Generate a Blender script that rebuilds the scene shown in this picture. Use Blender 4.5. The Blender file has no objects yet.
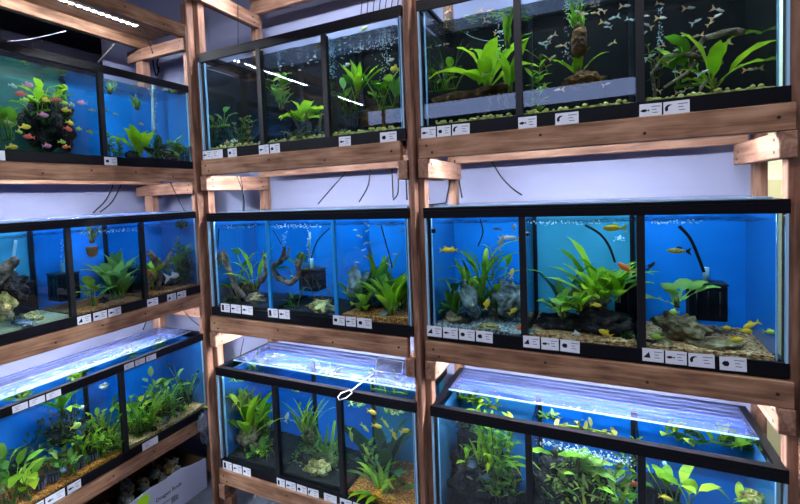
import bpy, bmesh, math, random
from mathutils import Vector, Matrix, noise
random.seed(11)
PI = math.pi
SC = bpy.context.scene
COL = SC.collection

# ------------------------------------------------------------------ camera (fitted to the photo)
CP = dict(f=450.8, x=.6807, y=-1.8655, z=.4994, yaw=-.4636, pitch=-.0496, roll=-.0405, px=371.9, py=218.0)
def cam_axes():
    y, p, r = CP['yaw'], CP['pitch'], CP['roll']
    F = Vector((math.sin(y)*math.cos(p), math.cos(y)*math.cos(p), math.sin(p)))
    R = Vector((math.cos(y), -math.sin(y), 0)); U = R.cross(F)
    return F, math.cos(r)*R + math.sin(r)*U, -math.sin(r)*R + math.cos(r)*U
FW, RT_, UP = cam_axes(); CO = Vector((CP['x'], CP['y'], CP['z']))
def at(u, v, ax, c):
    """the place in the room that a pixel shows, on the plane coordinate[ax] = c"""
    d = FW + RT_*((u-CP['px'])/CP['f']) + UP*((CP['py']-v)/CP['f'])
    return CO + d*((c-CO[ax])/d[ax])
cam = bpy.data.cameras.new('camera'); co = bpy.data.objects.new('camera', cam); COL.objects.link(co)
cam.sensor_width = 36; cam.lens = CP['f']/800*36
cam.shift_x = (400-CP['px'])/800; cam.shift_y = -(252-CP['py'])/800
M3 = Matrix((RT_, UP, -FW)).transposed().to_4x4(); M3.translation = CO
co.matrix_world = M3; cam.clip_start = .02; SC.camera = co

# ------------------------------------------------------------------ materials
MATS = {}
def srgb(c):
    return tuple((x/255/12.92 if x/255 <= .04045 else ((x/255+.055)/1.055)**2.4) for x in c) + (1,)
def mat(name, col=(128,128,128), rough=.6, spec=.3, metal=0, build=None):
    if name in MATS: return MATS[name]
    m = bpy.data.materials.new(name); m.use_nodes = True
    nt = m.node_tree; b = nt.nodes['Principled BSDF']
    b.inputs['Base Color'].default_value = srgb(col); b.inputs['Roughness'].default_value = rough
    b.inputs['Specular IOR Level'].default_value = spec; b.inputs['Metallic'].default_value = metal
    if build: build(nt, b)
    MATS[name] = m; return m
def N(nt, t, **kw):
    n = nt.nodes.new(t)
    for k, v in kw.items():
        if k in n.inputs: n.inputs[k].default_value = v
        else: setattr(n, k, v)
    return n
def coords(nt, scale=(1,1,1), out='Object'):
    tc = N(nt, 'ShaderNodeTexCoord'); mp = N(nt, 'ShaderNodeMapping'); mp.inputs['Scale'].default_value = scale
    nt.links.new(tc.outputs[out], mp.inputs['Vector']); return mp.outputs['Vector']
def ramp(nt, fac, stops):
    r = N(nt, 'ShaderNodeValToRGB'); nt.links.new(fac, r.inputs['Fac'])
    e = r.color_ramp.elements
    while len(e) < len(stops): e.new(.5)
    for k, (p, c) in enumerate(stops): e[k].position = p; e[k].color = srgb(c)
    return r.outputs['Color']
def bump(nt, b, h, s=.3, d=.01):
    n = N(nt, 'ShaderNodeBump'); n.inputs['Strength'].default_value = s; n.inputs['Distance'].default_value = d
    nt.links.new(h, n.inputs['Height']); nt.links.new(n.outputs['Normal'], b.inputs['Normal'])
def wood(name, dark, mid, light):
    def f(nt, b):
        v = coords(nt, (1.3, 20, 20))
        oi = N(nt, 'ShaderNodeObjectInfo'); ad = N(nt, 'ShaderNodeVectorMath', operation='ADD')
        sc_ = N(nt, 'ShaderNodeMath', operation='MULTIPLY'); sc_.inputs[1].default_value = 37
        nt.links.new(oi.outputs['Random'], sc_.inputs[0]); nt.links.new(v, ad.inputs[0]); nt.links.new(sc_.outputs[0], ad.inputs[1])
        n = N(nt, 'ShaderNodeTexNoise'); n.inputs['Scale'].default_value = 2.2; n.inputs['Detail'].default_value = 6
        n.inputs['Distortion'].default_value = 1.1; nt.links.new(ad.outputs[0], n.inputs['Vector'])
        n2 = N(nt, 'ShaderNodeTexNoise'); n2.inputs['Scale'].default_value = 3; n2.inputs['Detail'].default_value = 3
        mp2 = N(nt, 'ShaderNodeMapping'); mp2.inputs['Scale'].default_value = (1.6, .25, .25); nt.links.new(ad.outputs[0], mp2.inputs['Vector']); nt.links.new(mp2.outputs[0], n2.inputs['Vector'])
        mx = N(nt, 'ShaderNodeMath', operation='MULTIPLY_ADD'); mx.inputs[1].default_value = .45
        nt.links.new(n2.outputs['Fac'], mx.inputs[0])
        m2 = N(nt, 'ShaderNodeMath', operation='MULTIPLY'); m2.inputs[1].default_value = .55
        nt.links.new(n.outputs['Fac'], m2.inputs[0]); nt.links.new(m2.outputs[0], mx.inputs[2])
        nt.links.new(ramp(nt, mx.outputs[0], [(.36, dark), (.5, mid), (.64, light)]), b.inputs['Base Color'])
        bump(nt, b, n.outputs['Fac'], .25, .004)
    return mat(name, rough=.62, spec=.3, build=f)
WD = wood('stained_lumber', (96,66,50), (142,104,80), (172,134,108))
WL = wood('pale_lumber', (104,72,58), (140,102,84), (166,130,110))
WP = wood('post_lumber', (80,52,42), (118,82,66), (148,108,88))

def glass(name, tint=(235,245,250), rough=.01, fres=1.45, haze=0, hazecol=(190,200,235)):
    if name in MATS: return MATS[name]
    m = bpy.data.materials.new(name); m.use_nodes = True; nt = m.node_tree; nt.nodes.clear()
    o = N(nt, 'ShaderNodeOutputMaterial'); t = N(nt, 'ShaderNodeBsdfTransparent'); t.inputs['Color'].default_value = srgb(tint)
    g = N(nt, 'ShaderNodeBsdfGlossy'); g.inputs['Roughness'].default_value = rough
    lw = N(nt, 'ShaderNodeLayerWeight'); lw.name = 'facing'; pw = N(nt, 'ShaderNodeMath', operation='POWER'); pw.inputs[1].default_value = 5
    fr = N(nt, 'ShaderNodeMath', operation='MULTIPLY_ADD'); fr.inputs[1].default_value = .9; fr.inputs[2].default_value = ((fres-1)/(fres+1))**2
    nt.links.new(lw.outputs['Facing'], pw.inputs[0]); nt.links.new(pw.outputs[0], fr.inputs[0])
    mx = N(nt, 'ShaderNodeMixShader')
    nt.links.new(fr.outputs[0], mx.inputs[0]); nt.links.new(t.outputs[0], mx.inputs[1]); nt.links.new(g.outputs[0], mx.inputs[2])
    out = mx
    if haze:
        d = N(nt, 'ShaderNodeBsdfDiffuse'); d.inputs['Color'].default_value = srgb(hazecol)
        m2 = N(nt, 'ShaderNodeMixShader'); m2.inputs[0].default_value = haze
        nt.links.new(mx.outputs[0], m2.inputs[1]); nt.links.new(d.outputs[0], m2.inputs[2]); out = m2
    nt.links.new(out.outputs[0], o.inputs['Surface']); MATS[name] = m; m['g'] = 1
    return m
GL = glass('clear_glass')
GDIV = glass('divider_glass', (225,240,245), .02)
def _water():
    m = glass('water_surface', (225,240,240), .03, 1.33); nt = m.node_tree
    g = [n for n in nt.nodes if n.type == 'BSDF_GLOSSY'][0]; fr = nt.nodes['facing']
    n = N(nt, 'ShaderNodeTexNoise'); n.inputs['Scale'].default_value = 24; n.inputs['Detail'].default_value = 3
    nt.links.new(coords(nt), n.inputs['Vector']); b = N(nt, 'ShaderNodeBump'); b.inputs['Strength'].default_value = .5; b.inputs['Distance'].default_value = .02
    nt.links.new(n.outputs['Fac'], b.inputs['Height']); nt.links.new(b.outputs['Normal'], g.inputs['Normal']); nt.links.new(b.outputs['Normal'], fr.inputs['Normal'])
    # seen from under the water at a low angle the surface is a mirror
    ge = N(nt, 'ShaderNodeNewGeometry'); mr = N(nt, 'ShaderNodeMapRange'); mr.inputs[1].default_value = .3; mr.inputs[2].default_value = .45; nt.links.new(fr.outputs['Facing'], mr.inputs[0])
    mu = N(nt, 'ShaderNodeMath', operation='MULTIPLY'); mu.inputs[1].default_value = .85; nt.links.new(mr.outputs[0], mu.inputs[0])
    m2 = N(nt, 'ShaderNodeMath', operation='MULTIPLY'); nt.links.new(mu.outputs[0], m2.inputs[0]); nt.links.new(ge.outputs['Backfacing'], m2.inputs[1])
    mx = [q for q in nt.nodes if q.type == 'MIX_SHADER'][0]; old = mx.inputs[0].links[0].from_socket
    ma = N(nt, 'ShaderNodeMath', operation='MAXIMUM'); nt.links.new(old, ma.inputs[0]); nt.links.new(m2.outputs[0], ma.inputs[1]); nt.links.new(ma.outputs[0], mx.inputs[0])
    return m
WATER = _water()
def _lid(nm_='ribbed_lid', ax='Y', hz=(.01,.17)):
    m = bpy.data.materials.new(nm_); m.use_nodes = True; nt = m.node_tree; nt.nodes.clear()
    o = N(nt, 'ShaderNodeOutputMaterial'); t = N(nt, 'ShaderNodeBsdfTransparent'); t.inputs['Color'].default_value = srgb((225,232,250))
    d = N(nt, 'ShaderNodeBsdfDiffuse'); d.inputs['Color'].default_value = srgb((168,180,240))
    g = N(nt, 'ShaderNodeBsdfGlossy'); g.inputs['Roughness'].default_value = .035; g.inputs['Color'].default_value = (.75,.8,1,1)
    v = coords(nt)
    w = N(nt, 'ShaderNodeTexWave'); w.bands_direction = ax; w.inputs['Scale'].default_value = 11; w.inputs['Distortion'].default_value = .5; w.inputs['Detail'].default_value = 1; nt.links.new(v, w.inputs['Vector'])
    n = N(nt, 'ShaderNodeTexNoise'); n.inputs['Scale'].default_value = 5; n.inputs['Detail'].default_value = 4
    v2 = coords(nt, (1, 7, 1) if ax == 'Y' else (7, 1, 1)); nt.links.new(v2, n.inputs['Vector'])
    mu = N(nt, 'ShaderNodeMath', operation='MULTIPLY_ADD'); mu.inputs[1].default_value = .22
    nt.links.new(w.outputs['Fac'], mu.inputs[0]); nt.links.new(n.outputs['Fac'], mu.inputs[2])
    mr = N(nt, 'ShaderNodeMapRange'); mr.inputs[1].default_value = .5; mr.inputs[2].default_value = .8; mr.inputs[3].default_value = hz[0]; mr.inputs[4].default_value = hz[1]  # pale haze stripes put the light streaks into the lid's colour
    nt.links.new(mu.outputs[0], mr.inputs[0])
    b = N(nt, 'ShaderNodeBump'); b.inputs['Strength'].default_value = .8; b.inputs['Distance'].default_value = .012; nt.links.new(w.outputs['Fac'], b.inputs['Height'])
    nt.links.new(b.outputs['Normal'], g.inputs['Normal'])
    m1 = N(nt, 'ShaderNodeMixShader'); nt.links.new(mr.outputs[0], m1.inputs[0]); nt.links.new(t.outputs[0], m1.inputs[1]); nt.links.new(d.outputs[0], m1.inputs[2])
    m2 = N(nt, 'ShaderNodeMixShader'); m2.inputs[0].default_value = .055; nt.links.new(m1.outputs[0], m2.inputs[1]); nt.links.new(g.outputs[0], m2.inputs[2])
    nt.links.new(m2.outputs[0], o.inputs['Surface']); return m
LID = _lid(); LIDX = _lid('ribbed_side_lid', 'X', (.04,.26))
BLK = mat('black_plastic', (20,21,27), .42, .35)
def rimf(nt, b):
    n = N(nt, 'ShaderNodeTexNoise'); n.inputs['Scale'].default_value = 60; nt.links.new(coords(nt), n.inputs['Vector']); bump(nt, b, n.outputs['Fac'], .12, .002)
RIM = mat('rim_plastic', (9,9,17), .42, .2, build=rimf)
SPNG = mat('sponge_black', (22,24,30), .95, .1)
EDGE = mat('glass_edge', (150,196,232), .3, .5)
TEALEDGE = mat('seam', (30,130,200), .4, .4)
def back(name, c):
    def f(nt, b):
        n = N(nt, 'ShaderNodeTexNoise'); n.inputs['Scale'].default_value = 2.5; n.inputs['Detail'].default_value = 3; nt.links.new(coords(nt), n.inputs['Vector'])
        c2 = tuple(int(x*.86) for x in c); nt.links.new(ramp(nt, n.outputs['Fac'], [(.35, c2), (.7, c)]), b.inputs['Base Color'])
    return mat(name, c, .75, .15, build=f)
BLUE = back('blue_background', (20,142,240)); TEAL = back('teal_background', (66,164,196)); GREEN = back('green_background', (56,112,108))
SLATE = back('slate_blue_background', (60,148,206)); BLACKBG = back('black_background', (5,5,9))
def sidemat(name, c, refl):  # background colour plus part mirror, imitates reflection in the tank sides
    m = bpy.data.materials.new(name); m.use_nodes = True; nt = m.node_tree; b = nt.nodes['Principled BSDF']; b.inputs['Base Color'].default_value = srgb(c); b.inputs['Roughness'].default_value = .6
    g = N(nt, 'ShaderNodeBsdfGlossy'); g.inputs['Roughness'].default_value = .06; g.inputs['Color'].default_value = (.8,.85,.9,1); mx = N(nt, 'ShaderNodeMixShader'); mx.inputs[0].default_value = refl
    o = [x for x in nt.nodes if x.type == 'OUTPUT_MATERIAL'][0]; nt.links.new(b.outputs[0], mx.inputs[1]); nt.links.new(g.outputs[0], mx.inputs[2]); nt.links.new(mx.outputs[0], o.inputs['Surface']); return m
def leafmat(name, a, b_, c, tr=.35):
    def f(nt, b):
        g = N(nt, 'ShaderNodeNewGeometry'); n = N(nt, 'ShaderNodeTexNoise'); n.inputs['Scale'].default_value = 22; nt.links.new(coords(nt), n.inputs['Vector'])
        mu = N(nt, 'ShaderNodeMath', operation='MULTIPLY_ADD'); mu.inputs[1].default_value = .7
        m3 = N(nt, 'ShaderNodeMath', operation='MULTIPLY'); m3.inputs[1].default_value = .32
        nt.links.new(n.outputs['Fac'], m3.inputs[0]); nt.links.new(g.outputs['Random Per Island'], mu.inputs[0]); nt.links.new(m3.outputs[0], mu.inputs[2])
        colr = ramp(nt, mu.outputs[0], [(.1, a), (.5, b_), (.9, c)]); nt.links.new(colr, b.inputs['Base Color'])
        tl = N(nt, 'ShaderNodeBsdfTranslucent'); nt.links.new(colr, tl.inputs['Color']); mx = N(nt, 'ShaderNodeMixShader'); mx.inputs[0].default_value = tr
        o = [x for x in nt.nodes if x.type == 'OUTPUT_MATERIAL'][0]
        nt.links.new(b.outputs[0], mx.inputs[1]); nt.links.new(tl.outputs[0], mx.inputs[2]); nt.links.new(mx.outputs[0], o.inputs['Surface'])
    return mat(name, b_, .45, .4, build=f)
LG = leafmat('leaf_bright', (78,124,12), (140,188,28), (204,226,60), .5)
LM = leafmat('leaf_mid', (52,100,18), (98,150,32), (160,194,56), .4)
LD = leafmat('leaf_dark', (18,52,24), (38,84,36), (74,116,52), .3)
LY = leafmat('leaf_olive', (58,70,24), (108,124,44), (156,164,72), .35)
LP = leafmat('leaf_pale', (84,142,64), (138,186,84), (188,214,104), .45)
LB = leafmat('leaf_brown', (60,50,26), (98,84,40), (128,116,60), .25)
def rockmat(name, a, b_, c, sc=9, st=.7):
    def f(nt, b):
        v = coords(nt); n = N(nt, 'ShaderNodeTexNoise'); n.inputs['Scale'].default_value = sc; n.inputs['Detail'].default_value = 8; nt.links.new(v, n.inputs['Vector'])
        nt.links.new(ramp(nt, n.outputs['Fac'], [(.32, a), (.5, b_), (.68, c)]), b.inputs['Base Color'])
        m = N(nt, 'ShaderNodeTexVoronoi'); m.inputs['Scale'].default_value = sc*3; nt.links.new(v, m.inputs['Vector'])
        mu = N(nt, 'ShaderNodeMath', operation='ADD'); nt.links.new(n.outputs['Fac'], mu.inputs[0]); nt.links.new(m.outputs['Distance'], mu.inputs[1]); bump(nt, b, mu.outputs[0], st, .02)
    return mat(name, b_, .85, .2, build=f)
RG = rockmat('rock_grey', (70,80,80), (120,132,128), (170,178,168), 14)
RT = rockmat('rock_tan', (78,66,44), (132,116,82), (186,168,124), 16)
RY = rockmat('rock_yellow', (120,104,50), (186,170,96), (228,216,150), 22)
RD = rockmat('rock_dark', (24,24,24), (46,44,40), (78,72,62), 16)
RB = rockmat('rock_bluegrey', (70,90,104), (122,146,164), (170,190,200), 12)
DW = rockmat('driftwood', (66,54,44), (116,98,82), (164,146,124), 20, .5)
DB = rockmat('driftwood_brown', (50,32,20), (92,62,38), (136,100,64), 18, .5)
DK = rockmat('driftwood_dark', (20,18,20), (44,40,42), (80,72,66), 18, .6)
def gravelmat(name, cols, sc=160):
    def f(nt, b):
        v = coords(nt); m = N(nt, 'ShaderNodeTexVoronoi'); m.inputs['Scale'].default_value = sc; nt.links.new(v, m.inputs['Vector'])
        s = N(nt, 'ShaderNodeSeparateColor'); nt.links.new(m.outputs['Color'], s.inputs['Color'])
        k = len(cols)-1; nt.links.new(ramp(nt, s.outputs[0], [(.02+.96*i/k, c) for i, c in enumerate(cols)]), b.inputs['Base Color'])
        iv = N(nt, 'ShaderNodeMath', operation='SUBTRACT'); iv.inputs[0].default_value = 1; nt.links.new(m.outputs['Distance'], iv.inputs[1]); bump(nt, b, iv.outputs[0], .8, .008)
    return mat(name, cols[0], .8, .25, build=f)
GB = gravelmat('gravel_brown', [(110,56,24), (184,108,48), (218,146,74), (240,186,116)])
GT = gravelmat('gravel_tan', [(190,134,80), (236,180,116), (252,220,160), (214,146,84), (120,80,52)], 120)
GO = gravelmat('gravel_orange', [(120,58,10), (200,104,22), (230,140,44), (244,180,84)])
GK = gravelmat('gravel_black', [(10,11,11), (20,21,19), (44,44,38), (14,15,14)], 220)
GG = gravelmat('gravel_grey', [(60,66,68), (112,120,122), (160,168,168), (220,222,214), (70,74,72)], 130)
GYL = gravelmat('gravel_yellow', [(120,108,50), (196,184,90), (226,216,134), (150,136,64)], 70)
GS = gravelmat('sand_white', [(190,196,150), (222,226,178), (232,234,196)], 300)
CARD = mat('card_white', (214,218,232), .55, .3); INK = mat('card_ink', (28,30,36), .7, .1); GREYINK = mat('grey_ink', (110,114,130), .7, .1)
CABLE = mat('cable_black', (14,14,16), .5, .3); TUBE = mat('clear_tube', (150,190,200), .3, .4); STEEL = mat('steel', (180,184,200), .3, .5, .8)
WHITEW = mat('white_wall', (150,154,186), .8, .15); GREYW = mat('grey_wall', (120,122,132), .85, .1)
def fishmat(name, a, b_=None, sc=40):
    def f(nt, b):
        if b_:
            n = N(nt, 'ShaderNodeTexNoise'); n.inputs['Scale'].default_value = sc; nt.links.new(coords(nt), n.inputs['Vector'])
            nt.links.new(ramp(nt, n.outputs['Fac'], [(.42, a), (.58, b_)]), b.inputs['Base Color'])
    return mat(name, a, .35, .5, build=f)
FY = fishmat('fish_yellow', (250,222,60), (240,186,36)); FO = fishmat('fish_orange', (240,120,30), (232,90,30)); FR = fishmat('fish_red', (236,84,66), (240,110,80))
FP = fishmat('fish_pink', (214,110,150), (230,150,170)); FS = fishmat('fish_silver', (196,200,190), (150,160,150)); FW_ = fishmat('fish_white', (236,232,220), (220,200,180))
FG = fishmat('fish_lime', (206,222,90), (170,200,70)); FT = fishmat('fish_tan', (206,186,140), (150,130,90)); FD = fishmat('fish_dark', (40,44,48), (90,84,60)); FB = fishmat('fish_black', (26,28,34))
FOT = fishmat('fin_orange', (226,150,80), (238,200,150)); FGR = fishmat('fish_grey', (110,130,140), (80,100,110)); YB = fishmat('fish_yellow_black', (210,190,60), (60,64,50), 60)
def emis(name, col, s):
    m = bpy.data.materials.new(name); m.use_nodes = True; nt = m.node_tree; nt.nodes.clear()
    o = N(nt, 'ShaderNodeOutputMaterial'); e = N(nt, 'ShaderNodeEmission'); e.inputs['Color'].default_value = (*col, 1); e.inputs['Strength'].default_value = s
    nt.links.new(e.outputs[0], o.inputs['Surface']); return m
LEDM = emis('led_diode', (.86,.92,1), 820)

# ------------------------------------------------------------------ mesh helpers
class MB:
    def __init__(s): s.v = []; s.f = []; s.sm = []
    def box(s, a, b):
        x0,y0,z0 = [min(p,q) for p,q in zip(a,b)]; x1,y1,z1 = [max(p,q) for p,q in zip(a,b)]; k = len(s.v)
        s.v += [(x0,y0,z0),(x1,y0,z0),(x1,y1,z0),(x0,y1,z0),(x0,y0,z1),(x1,y0,z1),(x1,y1,z1),(x0,y1,z1)]
        s.f += [tuple(k+i for i in q) for q in ((0,3,2,1),(4,5,6,7),(0,1,5,4),(1,2,6,5),(2,3,7,6),(3,0,4,7))]; s.sm += [0]*6
        return s
    def tube(s, pts, rad, n=8, cap=True, squash=1):
        pts = [Vector(p) for p in pts]; k0 = len(s.v)
        if not hasattr(rad, '__len__'): rad = [rad]*len(pts)
        up = Vector((.13,.31,.95))
        for i, p in enumerate(pts):
            t = (pts[min(i+1,len(pts)-1)] - pts[max(i-1,0)]).normalized()
            a = t.cross(up); a = a.normalized() if a.length > .05 else t.cross(Vector((1,0,0))).normalized(); b = t.cross(a)
            for j in range(n):
                q = p + (a*math.cos(2*PI*j/n) + b*math.sin(2*PI*j/n)*squash)*rad[i]; s.v.append(tuple(q))
        for i in range(len(pts)-1):
            for j in range(n):
                s.f.append((k0+i*n+j, k0+i*n+(j+1)%n, k0+(i+1)*n+(j+1)%n, k0+(i+1)*n+j)); s.sm.append(1)
        if cap:
            s.f.append(tuple(k0+j for j in range(n))[::-1]); s.f.append(tuple(k0+(len(pts)-1)*n+j for j in range(n))); s.sm += [0,0]
        return s
    def leaf(s, base, az, el, L, W, bend, pet=.25, seg=7, fold=.25, wave=0):
        """one leaf: petiole then blade, arching over by `bend` radians"""
        p = Vector(base); h = Vector((math.cos(az), math.sin(az), 0)); side = Vector((-math.sin(az), math.cos(az), 0)); st = L/seg; k = len(s.v)
        for i in range(seg+1):
            t = i/seg; e = el - bend*t*t
            d = h*math.cos(e) + Vector((0,0,1))*math.sin(e); up = -h*math.sin(e) + Vector((0,0,1))*math.cos(e)
            if t < pet: w = W*.07
            else:
                q = (t-pet)/(1-pet); w = W*.5*max(.06, math.sin(PI*min(1, q**.8*.97+.03))**.75)
            o = wave*W*.18*math.sin(i*2.3)
            s.v += [tuple(p - side*w + up*(w*fold+o)), tuple(p), tuple(p + side*w + up*(w*fold-o))]
            p = p + d*st
        for i in range(seg):
            a = k+3*i; s.f += [(a,a+1,a+4,a+3),(a+1,a+2,a+5,a+4)]; s.sm += [1,1]
        return s
    def blob(s, c, r, sub=2, amp=.2, fr=2, sx=1, sy=1, sz=1, seed=0):
        bm = bmesh.new(); bmesh.ops.create_icosphere(bm, subdivisions=sub, radius=1); k = len(s.v)
        for v in bm.verts:
            q = v.co.copy(); d = 1 + amp*noise.fractal(q*fr + Vector((seed*3.1, seed, 0)), 1, 2, 3)
            q = Vector((q.x*sx, q.y*sy, q.z*sz))*r*d; s.v.append(tuple(q + Vector(c)))
        for f in bm.faces: s.f.append(tuple(k+v.index for v in f.verts)); s.sm.append(1)
        bm.free(); return s
    def prism(s, pts, d, ax):
        """outline pts (3D, coplanar) thickened by vector d"""
        k = len(s.v); n = len(pts); D = Vector(d); s.v += [tuple(p) for p in pts] + [tuple(Vector(p)+D) for p in pts]
        s.f += [tuple(range(k,k+n))[::-1], tuple(range(k+n,k+2*n))] + [(k+i, k+(i+1)%n, k+n+(i+1)%n, k+n+i) for i in range(n)]; s.sm += [0]*(n+2)
        return s
    def build(s, name, m, parent=None, bevel=0):
        me = bpy.data.meshes.new(name); me.from_pydata(s.v, [], s.f); me.materials.append(m)
        for p, x in zip(me.polygons, s.sm): p.use_smooth = bool(x)
        me.validate(); me.update()
        if bevel:
            bm = bmesh.new(); bm.from_mesh(me); bmesh.ops.recalc_face_normals(bm, faces=bm.faces)
            bmesh.ops.bevel(bm, geom=bm.edges[:], offset=bevel, segments=1, affect='EDGES'); bm.to_mesh(me); bm.free()
        o = bpy.data.objects.new(name, me); COL.objects.link(o)
        if parent: o.parent = parent
        return o
def tag(o, label, cat, group=None, kind=None):
    if label: o['label'] = label
    if cat: o['category'] = cat
    if group: o['group'] = group
    if kind: o['kind'] = kind
    return o
def empty(name, loc, rot=(0,0,0)):
    o = bpy.data.objects.new(name, None); COL.objects.link(o); o.location = loc; o.rotation_euler = rot; o.empty_display_size = .05; return o
def copy_tree(o, parent=None):
    c = o.copy(); COL.objects.link(c)
    if parent: c.parent = parent
    for ch in [x for x in list(COL.objects) if x.parent == o]: copy_tree(ch, c)
    return c

# ------------------------------------------------------------------ room
FL = -1.5
def fl(nt, b):
    n = N(nt, 'ShaderNodeTexNoise'); n.inputs['Scale'].default_value = 6; n.inputs['Detail'].default_value = 8; nt.links.new(coords(nt), n.inputs['Vector'])
    nt.links.new(ramp(nt, n.outputs['Fac'], [(.3, (84,88,98)), (.7, (116,121,132))]), b.inputs['Base Color'])
tag(MB().box((-3,-4.4,FL-.1),(3.2,2.4,FL)).build('floor', mat('concrete', rough=.6, build=fl)), None, None, kind='structure')
WB = .66                                          # back wall plane
tag(MB().box((-2.68,WB,FL),(1.33,WB+.08,2.9)).build('wall_back', WHITEW), None, None, kind='structure')
tag(MB().box((-2.68,-4.4,FL),(-2.6,WB,2.9)).build('wall_left', WHITEW), None, None, kind='structure')
tag(MB().box((1.2,2.2,FL),(3.2,2.28,2.9)).build('wall_rear', mat('cream_wall', (210,214,190), .8)), None, None, kind='structure')
tag(MB().box((3.1,-4.4,FL),(3.18,2.4,2.9)).build('wall_right', GREYW), None, None, kind='structure')
tag(MB().box((-2.7,-4.4,FL),(3.2,-4.3,2.9)).build('wall_front', mat('dark_wall', (16,17,24), .9, 0)), None, None, kind='structure')
tag(MB().box((-2.7,-4.4,2.9),(3.2,2.4,3.0)).build('ceiling', GREYW), None, None, kind='structure')
tag(MB().box((-2.4,-4.3,1.565),(1.15,-4.28,1.765)).build('glow_band', emis('glow_panel', (.45,.56,1), 4.5)), None, None, kind='structure')  # glowing band added to give the tank glass its bright reflection
tag(MB().box((1.3,2.14,FL),(2.3,2.2,.5)).build('trim_2', mat('yellow_panel', (236,230,180), .6)), None, None, kind='structure')

# ------------------------------------------------------------------ racks
def board(a, b, w, h, m, parent, name, screws=()):
    """a plank from a to b (centre line); w across, h tall; its own x axis runs along it"""
    a, b = Vector(a), Vector(b); L = (b-a).length; d = (b-a).normalized()
    o = MB().box((-L/2,-w/2,-h/2),(L/2,w/2,h/2)).build(name, m, parent, .003)
    if abs(d.z) > .9: R = Matrix((Vector((0,0,1)), Vector((1,0,0)), Vector((0,1,0)))).transposed()
    else: z = Vector((0,0,1)); R = Matrix((d, z.cross(d), z)).transposed()
    M = R.to_4x4(); M.translation = (a+b)/2; o.matrix_world = M
    if screws:
        for t, zz, sd in screws:
            s = MB(); s.tube([(0, -.0055, 0), (0, .0055, 0)], .0055, 8); q = s.build('screw', mat('screw_dark', (30,24,22), .5, .4), o); q.location = (t*L/2, sd*(w/2-.004), zz)
    return o
# z of each shelf: (beam bottom, beam top)
BZ = {'t': (.65,.737), 'm': (-.24,-.152), 'b': (-1.135,-1.047), 'u': (1.70,1.79)}
TZ = {'t': (.741,1.3236), 'm': (-.146,.436), 'b': (-1.041,-.4508)}
W = 1.23; XC0 = -1.30; XR0 = 0.0
rack = empty('wooden_rack', (-.03,.25,FL)); tag(rack, 'long wooden tank rack of stained lumber, two bays along the back wall', 'rack')
PXS = [-1.334, -.034, 1.266]
_f = rack
def P_(o): o.matrix_parent_inverse = Matrix(); return o
rack_off = Vector(rack.location)
def rb(a, b, w, h, m, name, screws=(), root=None):
    root = root or rack; off = Vector(root.location)
    return board(Vector(a)-off, Vector(b)-off, w, h, m, root, name, screws)
for i, px in enumerate(PXS):
    zt = 1.9 if i != 1 else 2.2
    rb((px,-.011,FL), (px,-.011,zt), .022, .048, WP, 'post')              # front upright, full height
    xl = px + (.042 if i < 2 else -.042)
    rb((px, .042, FL), (px, .042, zt), .08, .048, WL, 'inner_post')
    rb((px+.02, .535, FL), (px+.02, .535, zt), .04, .07, WL, 'rear_post')
    for lv in 'tmbu':
        z0, z1 = BZ[lv]; sides = []
        if i > 0: sides.append(-1)
        if i < 2: sides.append(1)
        for sd in sides:
            cx = px + sd*.0478
            rb((cx,-.02,z0-.043), (cx,.508,z0-.043), .046, .084, WL, 'cross_bearer', [(-.82,.02,sd*1 if 0 else -sd), (-.82,-.02,-sd), (.75,.01,-sd), (.8,-.02,-sd)])
    rb((px+(.048 if i<2 else -.048),.03,FL), (px+(.048 if i<2 else -.048),.03,BZ['b'][0]-.086), .09, .046, WP, 'leg')
for lv in 'tmbu':
    z0, z1 = BZ[lv]; zc = (z0+z1)/2; h = z1-z0
    for x0, x1 in ((-1.308,-.093),(-.008,1.24)):
        rb((x0,.008,zc),(x1,.008,zc), .04, h, WD, 'beam', [(-.94,.01,-1),(-.9,-.02,-1),(-.2,.012,-1),(.35,-.015,-1),(.93,.0,-1)])
        rb((x0,.50,zc),(x1,.50,zc), .04, h, WL, 'rear_beam')
        rb((x0+.05,.26,z1-.012),(x1-.05,.26,z1-.012), .40, .016, WD, 'shelf_board')
LX = -1.885
side = empty('wooden_rack', (-2.15,-.2,FL)); tag(side, 'wooden tank rack of stained lumber standing against the side wall', 'rack')
for lv in 'tmbu':
    z0, z1 = BZ[lv]; zc = (z0+z1)/2; h = z1-z0
    dz = -.045 if lv == 'u' else 0
    rb((LX-.012,-3.7,zc+dz),(LX-.012,.53,zc+dz), .04, h, WD, 'beam', [(.5,-.01,-1),(.62,.012,-1),(.75,.01,-1),(.88,-.01,-1),(.97,0,-1)], side)
    rb((-2.34,-3.7,zc+dz),(-2.34,.53,zc+dz), .05, h, WD, 'rear_beam', (), side)
    rb((-2.12,-3.7,z1-.012+dz),(-2.12,.5,z1-.012+dz), .40, .016, WD, 'shelf_board', (), side)
    rb((-2.48,.452,z0-.043+dz),(LX+.01,.452,z0-.043+dz), .046, .084, WL, 'cross_bearer', [(.88,.02,-1),(.84,-.015,-1),(-.5,.01,-1)], side)
rb((LX+.035,.53,FL),(LX+.035,.53,1.9), .05, .05, WP, 'post', (), side)
rb((LX-.02,.50,FL),(LX-.02,.50,1.9), .05, .07, WL, 'leg', (), side)
rb((-2.36,.47,FL),(-2.36,.47,1.9), .08, .06, WL, 'rear_post', (), side)
for yy in (-.965,-2.39,-3.66): rb((LX+.022,yy,FL),(LX+.022,yy,1.9), .048, .024, WP, 'post', (), side)

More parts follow.
